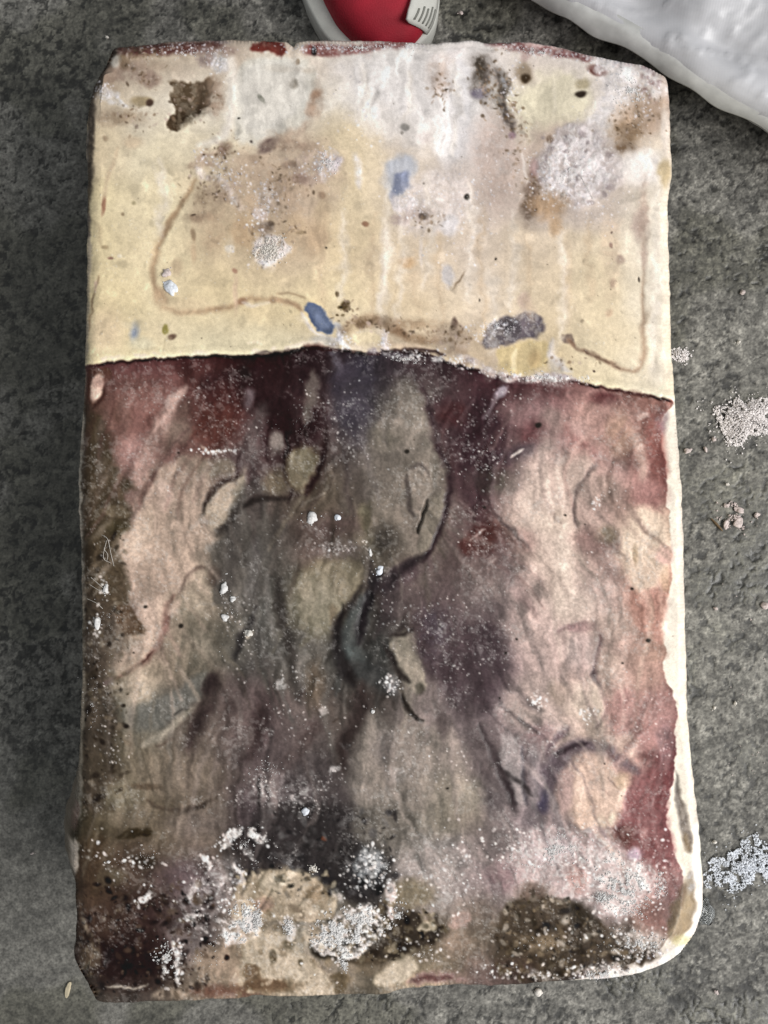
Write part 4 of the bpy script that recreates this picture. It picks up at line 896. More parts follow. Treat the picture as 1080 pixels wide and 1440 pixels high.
for q in ((800,240,44,56,260,35),(780,250,36,40,160,0),(880,120,40,30,160,20),(860,90,40,14,70,10),(905,150,16,40,60,0),(300,225,26,14,60,20),(330,250,30,30,80,45),(455,225,20,24,80,0),(440,240,30,20,60,0),(375,275,26,22,80,0),(365,300,20,16,50,0),
          (700,460,40,16,160,-15),(580,285,26,20,90,0),(640,270,60,40,90,0),(700,240,40,70,70,0),(145,128,18,12,80,30),(305,85,16,18,90,0),(250,68,60,10,120,0),(460,68,60,8,160,0),(560,65,60,8,110,0),(760,70,90,8,170,8),(850,84,60,8,90,10),(720,130,14,50,90,10),
          (760,532,80,8,220,4),(640,508,30,10,90,20),(580,500,30,8,90,0),(540,480,8,14,50,0),(480,480,14,12,60,0),(640,330,60,60,60,0),(840,280,50,40,80,0),(500,150,60,60,60,0),(350,330,40,40,30,0)):
    granules(*q[:4], int(q[4] * .8), q[5], rmax=.9, a0=.2, a1=.75)
SC = 3.6
# ---- saturation lowered, tints shifted, contrast and local sharpness raised
lum = (C @ np.array((.3, .59, .11), np.float32))[..., None]
chroma = (C.max(-1) - C.min(-1))
blue = sm(0, 30, C[..., 2] - C[..., 0])
olive = sm(0, 24, C[..., 1] - C[..., 2] - (C[..., 0] - C[..., 1]))
sat = (np.clip(.84 - .0042 * chroma, .5, .80) * (1 - .4 * olive) * MEAT + (.78 - .22 * blue) * (1 - MEAT))[..., None]
C = lum + (C - lum) * sat
pink = sm(90, 170, lum[..., 0])[..., None]
CM = ((C - 116) * 1.16 + 114) * (np.array((1.0, .995, .985), np.float32) * (1 - pink) + np.array((1.03, .985, .965), np.float32) * pink) + 9 * pink
C = C * np.array((1.045, 1.012, 1.025), np.float32) * (1 - MEAT[..., None]) + CM * MEAT[..., None]
def blur(A, rad):
    for _k in range(2):
        for ax in (0, 1):
            B_ = np.pad(A, [(rad + 1, rad) if i == ax else (0, 0) for i in range(3)], mode='edge').cumsum(ax, dtype=np.float64)
            n_ = A.shape[ax]
            A = ((np.take(B_, np.arange(n_) + 2 * rad + 1, ax) - np.take(B_, np.arange(n_), ax)) / (2 * rad + 1)).astype(np.float32)
    return A
C = np.clip(C + .34 * (C - blur(C, 4)) + .18 * (C - blur(C, 22)), 16, 246)

# ---- fine things that lie in the surface: grain, rime specks, dark pepper
C *= (1 + (GRAIN - .5) * (0.05 + 0.09 * MEAT))[..., None]
def specks(n, dens, col, amp, r=0.9, seed=3):
    rg = np.random.default_rng(seed)
    d = np.clip(dens, 0, None).ravel(); d = d / d.sum()
    pick = rg.choice(d.size, size=n, p=d)
    yy, xx = pick // W, pick % W
    M = np.zeros((H, W), np.float32)
    a = rg.uniform(.25, 1, n) ** 1.5 * amp
    np.maximum.at(M, (yy, xx), a)
    for dy, dx, k in ((0, 1, .75), (1, 0, .75), (1, 1, .5)):
        big = rg.random(n) < .6
        np.maximum.at(M, (np.clip(yy + dy, 0, H - 1), np.clip(xx + dx, 0, W - 1)), a * k * big)
    return M
clump = norm_noise(fbm(PX, PY, 45, 45, 221, 4, .6))
dens = MEAT * (0.12 + sm(.45, .85, clump) * 1.2 + 2.2 * FROST) + (1 - MEAT) * (0.10 + FROST * 1.8 + .25 * sm(.6, .9, clump))
fclump = norm_noise(fbm(PX, PY, 11, 11, 225, 3, .6))
dens = dens * (.06 + sm(.5, .9, fclump))
M1 = specks(14000, dens, None, .8, seed=5)
C = C * (1 - M1[..., None] * .72) + np.array((226, 222, 218), np.float32) * (M1[..., None] * .72)
HT += M1 * .35
M2 = specks(420, MEAT * (.1 + (1 - clump)) + (1 - MEAT) * (.35 + clump * .5), None, .75, seed=9)
C = C * (1 - M2[..., None]) + np.array((60, 48, 38), np.float32) * M2[..., None]
rime = (sm(.62, .92, norm_noise(fbm(PX + WXs * 4, PY + WYs * 4, 5, 5, 231, 3, .7))) * (.22 * MEAT * sm(.35, .85, clump) + .5 * FROST))[..., None]
C = C * (1 - rime) + np.array((216, 212, 208), np.float32) * rime
HT += rime[..., 0] * .4 + FROST * (MOT - .5) * .5 + (GRAIN - .5) * .04
T(0, 0); SC = 1.0
for x, y, r in ((758, 598, 4.5), (683, 713, 2.6), (794, 723, 2), (823, 738, 1.5), (888, 827, 3), (910, 901, 3.6), (874, 932, 2.2), (712, 918, 2),
                (727, 898, 1.8), (702, 982, 1.8), (850, 1074, 1.6), (629, 1108, 2.2), (205, 854, 3), (253, 880, 4), (187, 918, 1.6), (251, 636, 1.6),
                (572, 636, 4), (480, 433, 2), (336, 165, 2), (460, 350, 2)):
    B(x, y, r, r * .8, (26, 22, 18), .4, .95, h=.3)
SC = 3.6

CLIN = lin(np.clip(C, 6, 242)) * GAIN

def bil(A, px, py):
    x = np.clip(px - X0, 0, W - 1.001); y = np.clip(py - Y0, 0, H - 1.001)
    xi = x.astype(int); yi = y.astype(int)
    fx = x - xi; fy = y - yi
    if A.ndim == 3: fx = fx[..., None]; fy = fy[..., None]
    return (A[yi, xi] * (1 - fx) + A[yi, xi + 1] * fx) * (1 - fy) + (A[yi + 1, xi] * (1 - fx) + A[yi + 1, xi + 1] * fx) * fy

# ------------------------------------------------------------------ block geometry
top = [(140,106),(155,82),(161,68),(175,65),(200,64),(235,59),(291,56),(340,56),(392,58),(402,58),(413,65),(421,58),(460,57),(500,57),(560,58),(600,61),(640,58),(660,56),
       (688,60),(743,59),(790,67),(829,77),(880,87),(905,92),(925,102)]
right = [(925,102),(937,110),(940,125),(942,165),(944,250),(940,290),(942,400),(945,500),(949,562),(955,636),(958,680),(961,750),(962,800),(964,880),(966,960),(967,1010),(972,1060),
         (978,1120),(984,1170),(988,1225),(989,1260),(985,1290),(975,1315),(965,1330)]
bottom = [(115,1366),(124,1384),(134,1396),(136,1408),(165,1412),(200,1410),(240,1408),(290,1406),(340,1404),(360,1400),(415,1402),(490,1399),(540,1398),(570,1391),(638,1385),
          (700,1386),(760,1382),(800,1379),(840,1377),(880,1373),(905,1367),(932,1357),(950,1346),(965,1330)]
left = [(140,106),(130,130),(123,160),(121,190),(121,230),(123,280),(122,360),(121,440),(119,520),(116,580),(112,640),(110,700),(113,760),(115,850),(115,950),(113,1000),(111,1060),(108,1130),(103,1190),(105,1240),
        (107,1290),(106,1310),(104,1345),(115,1366)]
def resample(pts, n):
    p = spline(np.array(pts, float), 8)
    s = np.r_[0, np.cumsum(np.hypot(*np.diff(p, axis=0).T))]
    u = np.linspace(0, s[-1], n)
    q = np.stack([np.interp(u, s, p[:, 0]), np.interp(u, s, p[:, 1])], -1)
    j = np.stack([fbm(u, u * 0, 14, 14, n + 1, 3, .6), fbm(u, u * 0 + 9, 14, 14, n + 5, 3, .6)], -1) * 3 - 1.5      # slightly chipped outline
    j *= np.clip(np.minimum(u, s[-1] - u) / 12, 0, 1)[:, None]
    return q + j
NU, NV = 640, 1010
ct, cb = resample(top, NU), resample(bottom, NU)
cl, cr = resample(left, NV), resample(right, NV)
u = np.linspace(0, 1, NU)[None, :, None]; v = np.linspace(0, 1, NV)[:, None, None]
G = (1 - v) * ct[None] + v * cb[None] + (1 - u) * cl[:, None] + u * cr[:, None] \
    - ((1 - u) * (1 - v) * ct[0] + u * (1 - v) * ct[-1] + (1 - u) * v * cb[0] + u * v * cb[-1])
outline = np.vstack([ct[:-1], cr[:-1], cb[::-1][:-1], cl[::-1][:-1]])     # clockwise in the picture
# distance of grid points to the outline (only needed near it)
dist = np.full((NV, NU), 99.0)
EDGE_R = 30
ii, jj = np.meshgrid(np.arange(NV), np.arange(NU), indexing='ij')
near = (ii < 30) | (ii > NV - 31) | (jj < 30) | (jj > NU - 31)
gp = G[near]
dd = np.full(len(gp), 1e9)
ol = outline[::4]
for c0 in range(0, len(gp), 20000):
    q = gp[c0:c0 + 20000]
    dd[c0:c0 + 20000] = np.sqrt(((q[:, None, :] - ol[None]) ** 2).sum(-1).min(1))
dist[near] = dd
dist[0, :] = dist[-1, :] = 0; dist[:, 0] = dist[:, -1] = 0
gx, gy = G[..., 0], G[..., 1]
R = 13 + 7 * sm(300, 120, gx) + 4 * (fbm(gx, gy, 80, 80, 301, 2) - .5)     # edge radius in pixels
t = np.clip(dist / R, 0, 1)
drop = (R * (1 - np.sqrt(np.clip(1 - (1 - t) ** 2, 0, 1)))) * K
hz = bil(HT, gx, gy) * 0.001
hz *= sm(0, 8, dist)
Z = ZT - drop + hz
f0 = 1.0 + drop / D * 0.9
TX = (gx - 540) * K * f0; TY = (720 - gy) * K * f0
topv = np.stack([TX, TY, Z], -1).reshape(-1, 3)
tcol = bil(CLIN, gx, gy).reshape(-1, 3)
tfro = bil(FROST, gx, gy).ravel()
idx = np.arange(NU * NV).reshape(NV, NU)
ring0 = np.concatenate([idx[0, :-1], idx[:-1, -1], idx[-1, ::-1][:-1], idx[::-1, 0][:-1]])
RN = len(ring0)
opx = G.reshape(-1, 2)[ring0]
cx, cy = 540, 730
base_xy = topv[ring0][:, :2]; base_z = topv[ring0][:, 2]
tang = np.roll(base_xy, -6, 0) - np.roll(base_xy, 6, 0)
nrm = np.stack([-tang[:, 1], tang[:, 0]], -1); nrm /= np.linalg.norm(nrm, axis=1, keepdims=True)
if ((base_xy - base_xy.mean(0)) * nrm).sum(1).mean() < 0: nrm = -nrm
for _ in range(12): nrm = (np.roll(nrm, 5, 0) + nrm + np.roll(nrm, -5, 0)); nrm /= np.linalg.norm(nrm, axis=1, keepdims=True)
ND = 34
dep = np.linspace(0, 1, ND + 1)[1:] ** 1.15
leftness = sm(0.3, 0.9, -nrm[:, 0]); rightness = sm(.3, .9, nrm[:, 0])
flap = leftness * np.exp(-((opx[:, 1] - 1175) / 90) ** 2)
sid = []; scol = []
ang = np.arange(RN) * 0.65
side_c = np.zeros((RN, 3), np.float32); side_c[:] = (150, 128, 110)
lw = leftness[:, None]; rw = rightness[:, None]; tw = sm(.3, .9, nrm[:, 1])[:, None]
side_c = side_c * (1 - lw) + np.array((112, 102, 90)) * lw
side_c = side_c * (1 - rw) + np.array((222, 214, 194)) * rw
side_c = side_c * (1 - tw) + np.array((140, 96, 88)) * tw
edge_c = bil(CLIN, opx[:, 0], opx[:, 1])
for k, d_ in enumerate(dep):
    z = base_z * (1 - d_) + 0.0006 * d_
    mm = d_ * ZT * 1000
    n = fbm(ang, np.full(RN, mm), 26, 18, 311, 3) - .5
    bulge = 0.004 * math.sin(math.pi * min(d_ * 1.3, 1)) - 0.010 * sm(.75, 1, np.array(d_))
    fl = flap * 0.011 * math.sin(math.pi * min(d_ * 1.9, 1))
    off = bulge * (1 + .6 * leftness) + n * 0.007 * min(1, d_ * 8) + fl
    sid.append(np.column_stack([base_xy + nrm * off[:, None], z]))
    m_ = norm_noise(fbm(ang, np.full(RN, mm), 14, 30, 321, 4))
    c = lin(side_c * (0.90 + .20 * m_)[:, None])
    b = sm(0.0, 0.10, np.array(d_))
    scol.append(edge_c * (1 - b) + c * b)
sidev = np.vstack(sid); scol = np.vstack(scol)
allv = np.vstack([topv, sidev, [[0, 0, 0.0006]]])
allc = np.vstack([tcol, scol, [[.2, .15, .12]]])
allf = np.concatenate([tfro, np.zeros(len(sidev) + 1)])
topf = np.stack([idx[:-1, :-1], idx[1:, :-1], idx[1:, 1:], idx[:-1, 1:]], -1).reshape(-1, 4)
rings = np.vstack([ring0[None], NU * NV + np.arange(ND * RN).reshape(ND, RN)])
a = rings[:-1]; b = np.roll(a, -1, 1); c = rings[1:]; d = np.roll(c, -1, 1)
sidef = np.stack([a, b, d, c], -1).reshape(-1, 4)
# vertex normals for the whole skin, so the parts meet without a visible crease
F = np.vstack([topf, sidef])
fn = np.cross(allv[F[:, 2]] - allv[F[:, 0]], allv[F[:, 3]] - allv[F[:, 1]])
vn = np.zeros_like(allv)
for k in range(4):
    for ax in range(3):
        vn[:, ax] += np.bincount(F[:, k], fn[:, ax], len(allv))
vn /= np.linalg.norm(vn, axis=1, keepdims=True) + 1e-12
if vn[:NU * NV, 2].mean() < 0:
    F = F[:, ::-1].copy(); vn = -vn
# which part every face belongs to (by the picture position of its column)
allpx = np.vstack([G.reshape(-1, 2)] + [opx] * ND)
fc = allpx[F].mean(1)
by = np.interp(fc[:, 0], PX[0], BY); ex = np.interp(fc[:, 1], PY[:, 0], EX)
part_id = np.where(fc[:, 1] < by, 0, np.where(fc[:, 0] > ex, 2, 1))
frozen = frozen_material()
block = empty("frozen_meat_block", (0, 0, 0))
tag(block, "large rectangular frozen block of pale fat above dark red-grey meat, dusted with frost", "frozen meat")
for pid, nm, lab in ((0, "fat_layer", "creamy yellow fat half with brown stains and blue marks"),
                     (1, "meat_layer", "marbled grey, red and pink meat half with dark folds"),
                     (2, "fat_rim", "narrow white fat rim along the long right edge")):
    f = F[part_id == pid]
    used = np.unique(f); remap = np.zeros(len(allv), np.int32); remap[used] = np.arange(len(used))
    me = mesh_np(nm, allv[used], remap[f], frozen)
    color_attr(me, allc[used]); float_attr(me, allf[used], "Frost")
    me.normals_split_custom_set_from_vertices(vn[used].astype(np.float32))
    o = link(bpy.data.objects.new(nm, me), block)
    o["label"] = lab

def surf_z(px, py):
    return ZT + float(bil(HT, np.array([px], float), np.array([py], float))[0]) * .001

# ------------------------------------------------------------------ crystals: frost on the block and spilled on the floor
def ico():
    p = (1 + 5 ** .5) / 2
    v = np.array([(-1,p,0),(1,p,0),(-1,-p,0),(1,-p,0),(0,-1,p),(0,1,p),(0,-1,-p),(0,1,-p),(p,0,-1),(p,0,1),(-p,0,-1),(-p,0,1)], float)
    v /= np.linalg.norm(v[0])
    f = np.array([(0,11,5),(0,5,1),(0,1,7),(0,7,10),(0,10,11),(1,5,9),(5,11,4),(11,10,2),(10,7,6),(7,1,8),(3,9,4),(3,4,2),(3,2,6),(3,6,8),(3,8,9),(4,9,5),(2,4,11),(6,2,10),(8,6,7),(9,8,1)])
    return v, f
ICV, ICF = ico()
def grains_mesh(name, pos, rad, mat, seed=1, smooth=False, flat=.75):
    rg = np.random.default_rng(seed)
    n = len(pos); pos = np.asarray(pos, float); rad = np.asarray(rad, float)
    jit = 1 + (rg.random((n, 12, 1)) - .5) * .7
    q = rg.normal(size=(n, 4)); q /= np.linalg.norm(q, axis=1, keepdims=True)
    w, x, y, z = q.T
    Rm = np.stack([1-2*(y*y+z*z), 2*(x*y-z*w), 2*(x*z+y*w), 2*(x*y+z*w), 1-2*(x*x+z*z), 2*(y*z-x*w), 2*(x*z-y*w), 2*(y*z+x*w), 1-2*(x*x+y*y)], -1).reshape(n, 3, 3)
    st = np.stack([rg.uniform(.7, 1.4, n), rg.uniform(.7, 1.3, n), rg.uniform(.6, 1.0, n)], -1)
    v = ICV[None] * jit * st[:, None, :]
    v = np.einsum('nij,nkj->nki', Rm, v)
    v[..., 2] *= flat
    v = v * rad[:, None, None] + pos[:, None, :]
    f = ICF[None] + (np.arange(n) * 12)[:, None, None]
    return mesh_np(name, v.reshape(-1, 3), f.reshape(-1, 3), mat, smooth)

frost_white = ice_material("frost_white", (216, 214, 213), 0.0, .55)
frost_blue = ice_material("frost_blue", (226, 230, 238), 0.0, .4)
fat_crumb_mat = ice_material("fat_crumb", (228, 222, 214), 0.0, .5)
pink_crumb_mat = ice_material("pink_crumb", (206, 192, 188), 0.0, .5)
pile_white = ice_material("pile_white", (236, 230, 229), 0.0, .5)
clear_ice = ice_material("clear_ice", (236, 240, 242), 0.85, .08)

# frost grown onto the block: patches of grains, parts of it
def frost_patch(cxp, cyp, rx, ry, n, rot=0, rmin=.35, rmax=1.1, thr=.5, mat=None, seed=0):
    rg = np.random.default_rng(seed + 500); sparse = n / (rx * ry) < .28; n = int(n * (.5 if sparse else 1.2)); rmax = rmax * (.6 if sparse else .9); thr = thr + .07
    a = math.radians(rot); pos = []; rad = []
    tries = 0
    while len(pos) < n and tries < n * 60:
        tries += 1
        r = abs(rg.normal(0, .55)); th = rg.uniform(0, 2 * math.pi)
        if r > 1.15: continue
        ex_, ey_ = r * rx * math.cos(th), r * ry * math.sin(th)
        x = cxp + ex_ * math.cos(a) - ey_ * math.sin(a); y = cyp + ex_ * math.sin(a) + ey_ * math.cos(a)
        if not (X0 < x < X0 + W - 2 and Y0 < y < Y0 + H - 2): continue
        m = MOT[int(y - Y0), int(x - X0)] * .6 + MOTL[int(y - Y0), int(x - X0)] * .4
        if m < thr + .15 * r + rg.normal(0, .05): continue
        wx_, wy_ = w2(x, y)
        rr = rg.uniform(rmin, 1) ** 2.2 * rmax * .00062
        pos.append((wx_, wy_, surf_z(x, y) + rr * rg.uniform(0, .5))); rad.append(rr)
    o = link(bpy.data.objects.new("frost_patch", grains_mesh("frost_patch", pos, rad, mat or frost_white, seed)), block)
    tag(o, kind="stuff")
k = 0
for a in ((490,1310,48,34,1500,-15,.4,1.5,.42), (340,1300,40,34,700,-30,.35,1.3,.46), (355,1190,52,34,420,35,.3,1.1,.5), (300,1330,60,30,280,-40,.3,.9,.5), (232,1352,20,30,220,-20,.3,1.2,.45),
          (870,1245,62,46,1500,25,.3,1.0,.42), (775,1195,70,40,900,-20,.25,.8,.5), (890,1330,46,24,600,10,.3,1.0,.45), (845,1370,50,10,340,-8,.3,1.0,.4), (640,1235,45,55,500,0,.2,.6,.5),
          (545,1225,40,34,300,0,.3,.9,.5), (375,1085,50,40,420,30,.3,.9,.5), (800,238,50,60,800,35,.25,.8,.42), (885,130,44,34,420,25,.25,.8,.45), (310,245,44,30,260,40,.25,.8,.48),
          (455,230,22,24,180,0,.3,.9,.45), (375,290,30,30,180,0,.25,.8,.48), (700,460,34,16,260,-15,.2,.55,.45), (760,530,70,9,320,6,.25,.8,.4), (575,505,30,8,120,8,.3,.8,.4),
          (320,870,26,60,180,10,.3,.9,.5), (150,880,24,90,200,0,.25,.8,.5), (130,990,22,70,200,0,.25,.8,.5), (200,1210,50,30,170,0,.25,.8,.5), (755,880,70,120,260,0,.2,.5,.55), (690,650,50,90,320,0,.2,.55,.55),
          (430,600,90,70,180,0,.2,.5,.55), (480,760,60,70,220,0,.25,.7,.52), (590,890,70,70,260,0,.25,.65,.52), (440,960,110,90,320,0,.2,.6,.55), (850,985,70,60,160,0,.25,.6,.55), (930,1250,14,30,140,0,.3,.9,.45),
          (280,75,90,10,240,-3,.3,.9,.45), (510,66,80,8,300,0,.25,.7,.4), (760,72,80,8,220,8,.25,.7,.45), (560,1290,12,26,120,10,.3,1.2,.4), (590,1345,60,20,150,0,.25,.8,.5), (760,1330,80,40,180,0,.25,.7,.55)):
    frost_patch(*a[:5], rot=a[5], rmin=a[6], rmax=a[7], thr=a[8], seed=k); k += 1

def nugget_geo(seed, stretch, lev=2):
    """one welded, uneven lump of unit size: subdivided icosahedron pushed about by noise"""
    v, f = ICV.copy(), ICF.copy()
    for _ in range(lev):
        cache = {}; nf = []; vl = list(map(tuple, v))
        def mid_(a, b):
            k_ = (min(a, b), max(a, b))
            if k_ not in cache:
                m_ = (np.array(vl[a]) + np.array(vl[b])) / 2; m_ /= np.linalg.norm(m_)
                vl.append(tuple(m_)); cache[k_] = len(vl) - 1
            return cache[k_]
        for a, b, c in f:
            ab, bc, ca = mid_(a, b), mid_(b, c), mid_(c, a)
            nf += [(a, ab, ca), (b, bc, ab), (c, ca, bc), (ab, bc, ca)]
        v = np.array(vl); f = np.array(nf)
    rg = np.random.default_rng(seed)
    d = np.ones(len(v))
    for k_ in range(9):
        w_ = rg.normal(size=3); w_ /= np.linalg.norm(w_); fq = rg.uniform(1.5, 6.5)
        d += .34 / (fq ** .75) * np.sin(v @ w_ * fq + rg.uniform(0, 6.28)) * .8
    d += rg.normal(0, .035, len(v))
    v = v * d[:, None] * np.array(stretch)
    v[:, 2] = np.maximum(v[:, 2], -.12 * stretch[2])
    return v, f

# loose crumbs that lie on the block: each a lumpy cluster of its own
def lump(name, px, py, on, size, mat, seed, n=26, stretch=(1, 1, .6), rot=0, label=None, cat="crumb", group=None):
    """an irregular crumb: one main body of welded nuggets; origin at its base"""
    rg = np.random.default_rng(seed + 900)
    z = surf_z(px, py) if on else 0.0
    x, y = w2(px, py, None if on else 0.0)
    a = math.radians(rot); ca, sa = math.cos(a), math.sin(a)
    pos = []; rad = []
    clump_ = cat == "frost clump"
    ng = n * 7 if clump_ else max(4, n // 3)
    for i in range(ng):
        p = np.clip(rg.normal(0, .36 if clump_ else .62, 3), -1.3, 1.3)
        q = np.array([p[0] * stretch[0], p[1] * stretch[1], abs(p[2]) * stretch[2] * (.5 if clump_ else .08)])
        q[:2] = q[0] * ca - q[1] * sa, q[0] * sa + q[1] * ca
        pos.append(q * size); rad.append(rg.uniform(.3, 1) ** 2 * (.00062 if clump_ else .0006))
    gm = grains_mesh(name, pos, rad, mat, seed, flat=.85)
    if not clump_:
        nv, nf = nugget_geo(seed, (stretch[0] * .62, stretch[1] * .62, stretch[2] * .75))
        nv = nv * size
        nv = np.column_stack([nv[:, 0] * ca - nv[:, 1] * sa, nv[:, 0] * sa + nv[:, 1] * ca, nv[:, 2]])
        gv = np.zeros(len(gm.vertices) * 3, np.float32); gm.vertices.foreach_get("co", gv)
        gf = np.zeros(len(gm.polygons) * 3, np.int32); gm.polygons.foreach_get("vertices", gf)
        bpy.data.meshes.remove(gm)
        gm = mesh_np(name, np.vstack([nv, gv.reshape(-1, 3)]), np.vstack([nf, gf.reshape(-1, 3) + len(nv)]), mat, True)
    o = link(bpy.data.objects.new(name, gm))
    o.location = (x, y, z)
    tag(o, label, cat, group)
    return o
mm = .001
lump("ice_crumb", 439, 728, True, 5.5*mm, frost_white, 1, 30, label="bright white ice crumb beside a small dark stain on grey meat", group="ice crumbs on the block")
lump("ice_crumb", 475, 729, True, 3*mm, frost_blue, 2, 14, label="small bluish ice crumb next to the bright white crumb on grey meat", group="ice crumbs on the block")
lump("ice_crumb", 534, 802, True, 4.5*mm, frost_blue, 3, 26, label="pale blue ice crumb at the head of the dark fold mid-block", group="ice crumbs on the block")
lump("ice_crumb", 521, 778, True, 3*mm, frost_white, 4, 14, stretch=(.6,1.3,.6), label="slender white ice crumb just above the pale blue one", group="ice crumbs on the block")
lump("ice_crumb", 315, 826, True, 6*mm, frost_white, 5, 40, stretch=(.75,1.2,.6), rot=-15, label="tall white crumb cluster on the dark streak left of the grey fold", group="ice crumbs on the block")
lump("ice_crumb", 327, 843, True, 2.6*mm, frost_white, 6, 10, label="tiny white crumb at the foot of the tall white cluster", group="ice crumbs on the block")
lump("ice_crumb", 317, 868, True, 3.4*mm, frost_white, 7, 18, label="loose white crumb scatter below the tall white cluster", group="ice crumbs on the block")
lump("ice_crumb", 350, 891, True, 3.6*mm, fat_crumb_mat, 8, 16, label="cream oval crumb beside a dark hairline on grey meat", group="ice crumbs on the block")
lump("ice_crumb", 136, 876, True, 4.4*mm, frost_white, 9, 26, stretch=(.7,1.2,.6), label="white frost nub on the dark brown left margin", group="ice crumbs on the block")
lump("ice_crumb", 148, 828, True, 4*mm, frost_white, 10, 22, stretch=(.5,1.3,.6), rot=-10, label="curved white frost nub with hairs on the dark left margin", group="ice crumbs on the block")
lump("ice_crumb", 429, 1141, True, 3.6*mm, frost_blue, 11, 18, label="lone bluish white ice crumb on the black meat patch", group="ice crumbs on the block")
lump("ice_crumb", 524, 1000, True, 1.8*mm, frost_white, 12, 8, label="tiny white ice bead in the dark central fold", group="ice crumbs on the block")
lump("ice_crumb", 152, 1213, True, 2*mm, frost_white, 13, 8, label="tiny white ice bead on brown meat below the black bar", group="ice crumbs on the block")
lump("fat_crumb", 240, 405, True, 7*mm, frost_blue, 14, 40, stretch=(.7,1.15,.5), rot=35, label="smooth white fat chip lying in the bend of the brown outline", cat="fat crumb")
lump("fat_crumb", 233, 383, True, 4*mm, pink_crumb_mat, 15, 20, label="pinkish crumb touching the smooth white fat chip", cat="fat crumb")
lump("frost_crumb", 380, 353, True, 12*mm, fat_crumb_mat, 16, 110, stretch=(1,.8,.35), rot=25, label="coarse grey-white frost clump on the yellow fat", cat="frost clump")
lump("frost_crumb", 848, 1262, True, 6*mm, frost_white, 17, 60, stretch=(1.2,.8,.4), label="white frost clump on the frosted red corner of the meat", cat="frost clump")
lump("frost_crumb", 362, 1292, True, 7*mm, frost_white, 18, 70, stretch=(.6,1.2,.4), label="thick white frost clump beside the round beige fat island", cat="frost clump")
lump("frost_crumb", 440, 1222, True, 3.6*mm, fat_crumb_mat, 19, 18, label="cream frost clump on top rim of the round beige fat island", cat="frost clump")
lump("frost_crumb", 405, 1305, True, 5.5*mm, frost_white, 20, 40, stretch=(.8,1.1,.4), label="white frost clump in the small brown hollow near the bottom edge", cat="frost clump")
lump("frost_crumb", 484, 1358, True, 4.5*mm, frost_white, 21, 30, stretch=(.6,1.2,.4), rot=20, label="small white frost clump below the big frost field by the bottom edge", cat="frost clump")
# fibres sticking out of the dark margin
def fibre_obj(name, pts, r, mat, label, cat, group):
    pts = spline(np.array(pts, float), 4); v = []; f = []
    for i, (x, y, h) in enumerate(pts):
        wx_, wy_ = w2(x, y); z = surf_z(x, y) + h * .001
        for k_ in range(5):
            a_ = k_ * 2 * math.pi / 5
            v.append((wx_ + math.cos(a_) * r, wy_ + math.cos(a_ + 1) * r * .4, z + math.sin(a_) * r))
    for i in range(len(pts) - 1):
        for k_ in range(5):
            f.append((i * 5 + k_, i * 5 + (k_ + 1) % 5, i * 5 + 5 + (k_ + 1) % 5, i * 5 + 5 + k_))
    o = link(bpy.data.objects.new(name, mesh_np(name, v, f, mat)), block)
    return o
for pts in ([(128,812,.4),(138,820,1.5),(146,828,.6)], [(126,822,.4),(136,828,1.2),(146,834,.5)], [(122,842,.3),(136,848,1.5),(144,856,.3)], [(143,752,.2),(152,758,1.2),(156,778,.6),(160,796,.3)],
            [(146,772,.3),(152,780,1),(150,790,.3)], [(150,760,.3),(146,784,1.2),(156,792,.3)], [(818,250,.4),(828,268,.8),(834,280,.4)]):
    fibre_obj("fibre", pts, .00012, fat_crumb_mat, None, None, None)

# ------------------------------------------------------------------ spill on the floor
def pile(name, px, py, rx, ry, n, mat, seed, label, rmax=1.5, rot=0, hgt=.006, core=.5, dens_thr=.0):
    rg = np.random.default_rng(seed + 1300)
    x0, y0 = w2(px, py, 0.0); kf = K * (D + ZT) / D
    pos = []; rad = []; a = math.radians(rot)
    while len(pos) < n:
        r = math.sqrt(rg.random()) * .9 if rg.random() < .8 else abs(rg.normal(0, .75)); th = rg.uniform(0, 2 * math.pi)
        if r > 1.5: continue
        wob = .6 + .8 * float(value_noise(np.array([th * 3.0]), np.array([seed * 3.3]), 1, 1, 77)[0])
        ex_, ey_ = r * rx * wob * math.cos(th), r * ry * wob * math.sin(th)
        x = (ex_ * math.cos(a) - ey_ * math.sin(a)) * kf; y = -(ex_ * math.sin(a) + ey_ * math.cos(a)) * kf
        if value_noise(np.array([x * 1000]), np.array([y * 1000]), 3.5, 3.5, seed)[0] < dens_thr + .25 * r: continue
        rr = rg.uniform(.3, 1) ** 2 * rmax * .001
        h = hgt * max(0, 1 - (r / core) ** 2) * rg.uniform(.2, 1) if r < core else 0
        pos.append((x, y, rr * .4 + h)); rad.append(rr)
    o = link(bpy.data.objects.new(name, grains_mesh(name, pos, rad, mat, seed)))
    o.location = (x0, y0, -0.0008)
    tag(o, label, "frost pile", kind="stuff")
    return o
pile("frost_pile", 1048, 588, 44, 32, 6500, pile_white, 31, "pinkish white pile of frost crumbs on the concrete beside the block", .85, -20, .007, .9, .0)
pile("frost_pile", 1052, 1216, 64, 36, 5200, frost_blue, 32, "bluish white spill of ice crystals on the concrete near the block's rounded corner", .8, -12, .003, .7, .18)
pile("frost_pile", 958, 499, 15, 10, 700, pile_white, 33, "small frost heap on the concrete against the fat half of the block", .8, 20, .004, .7)
pile("frost_pile", 1032, 728, 26, 20, 260, pink_crumb_mat, 34, "thin scatter of greyish crumbs around the little brown stick", .8, 40, .003, .5, .35)
pile("frost_pile", 1062, 1000, 60, 200, 120, pink_crumb_mat, 35, "sparse whitish grit dusting the concrete beside the block", .5, 0, 0, .5, .4)
FC = "crumbs on the concrete"
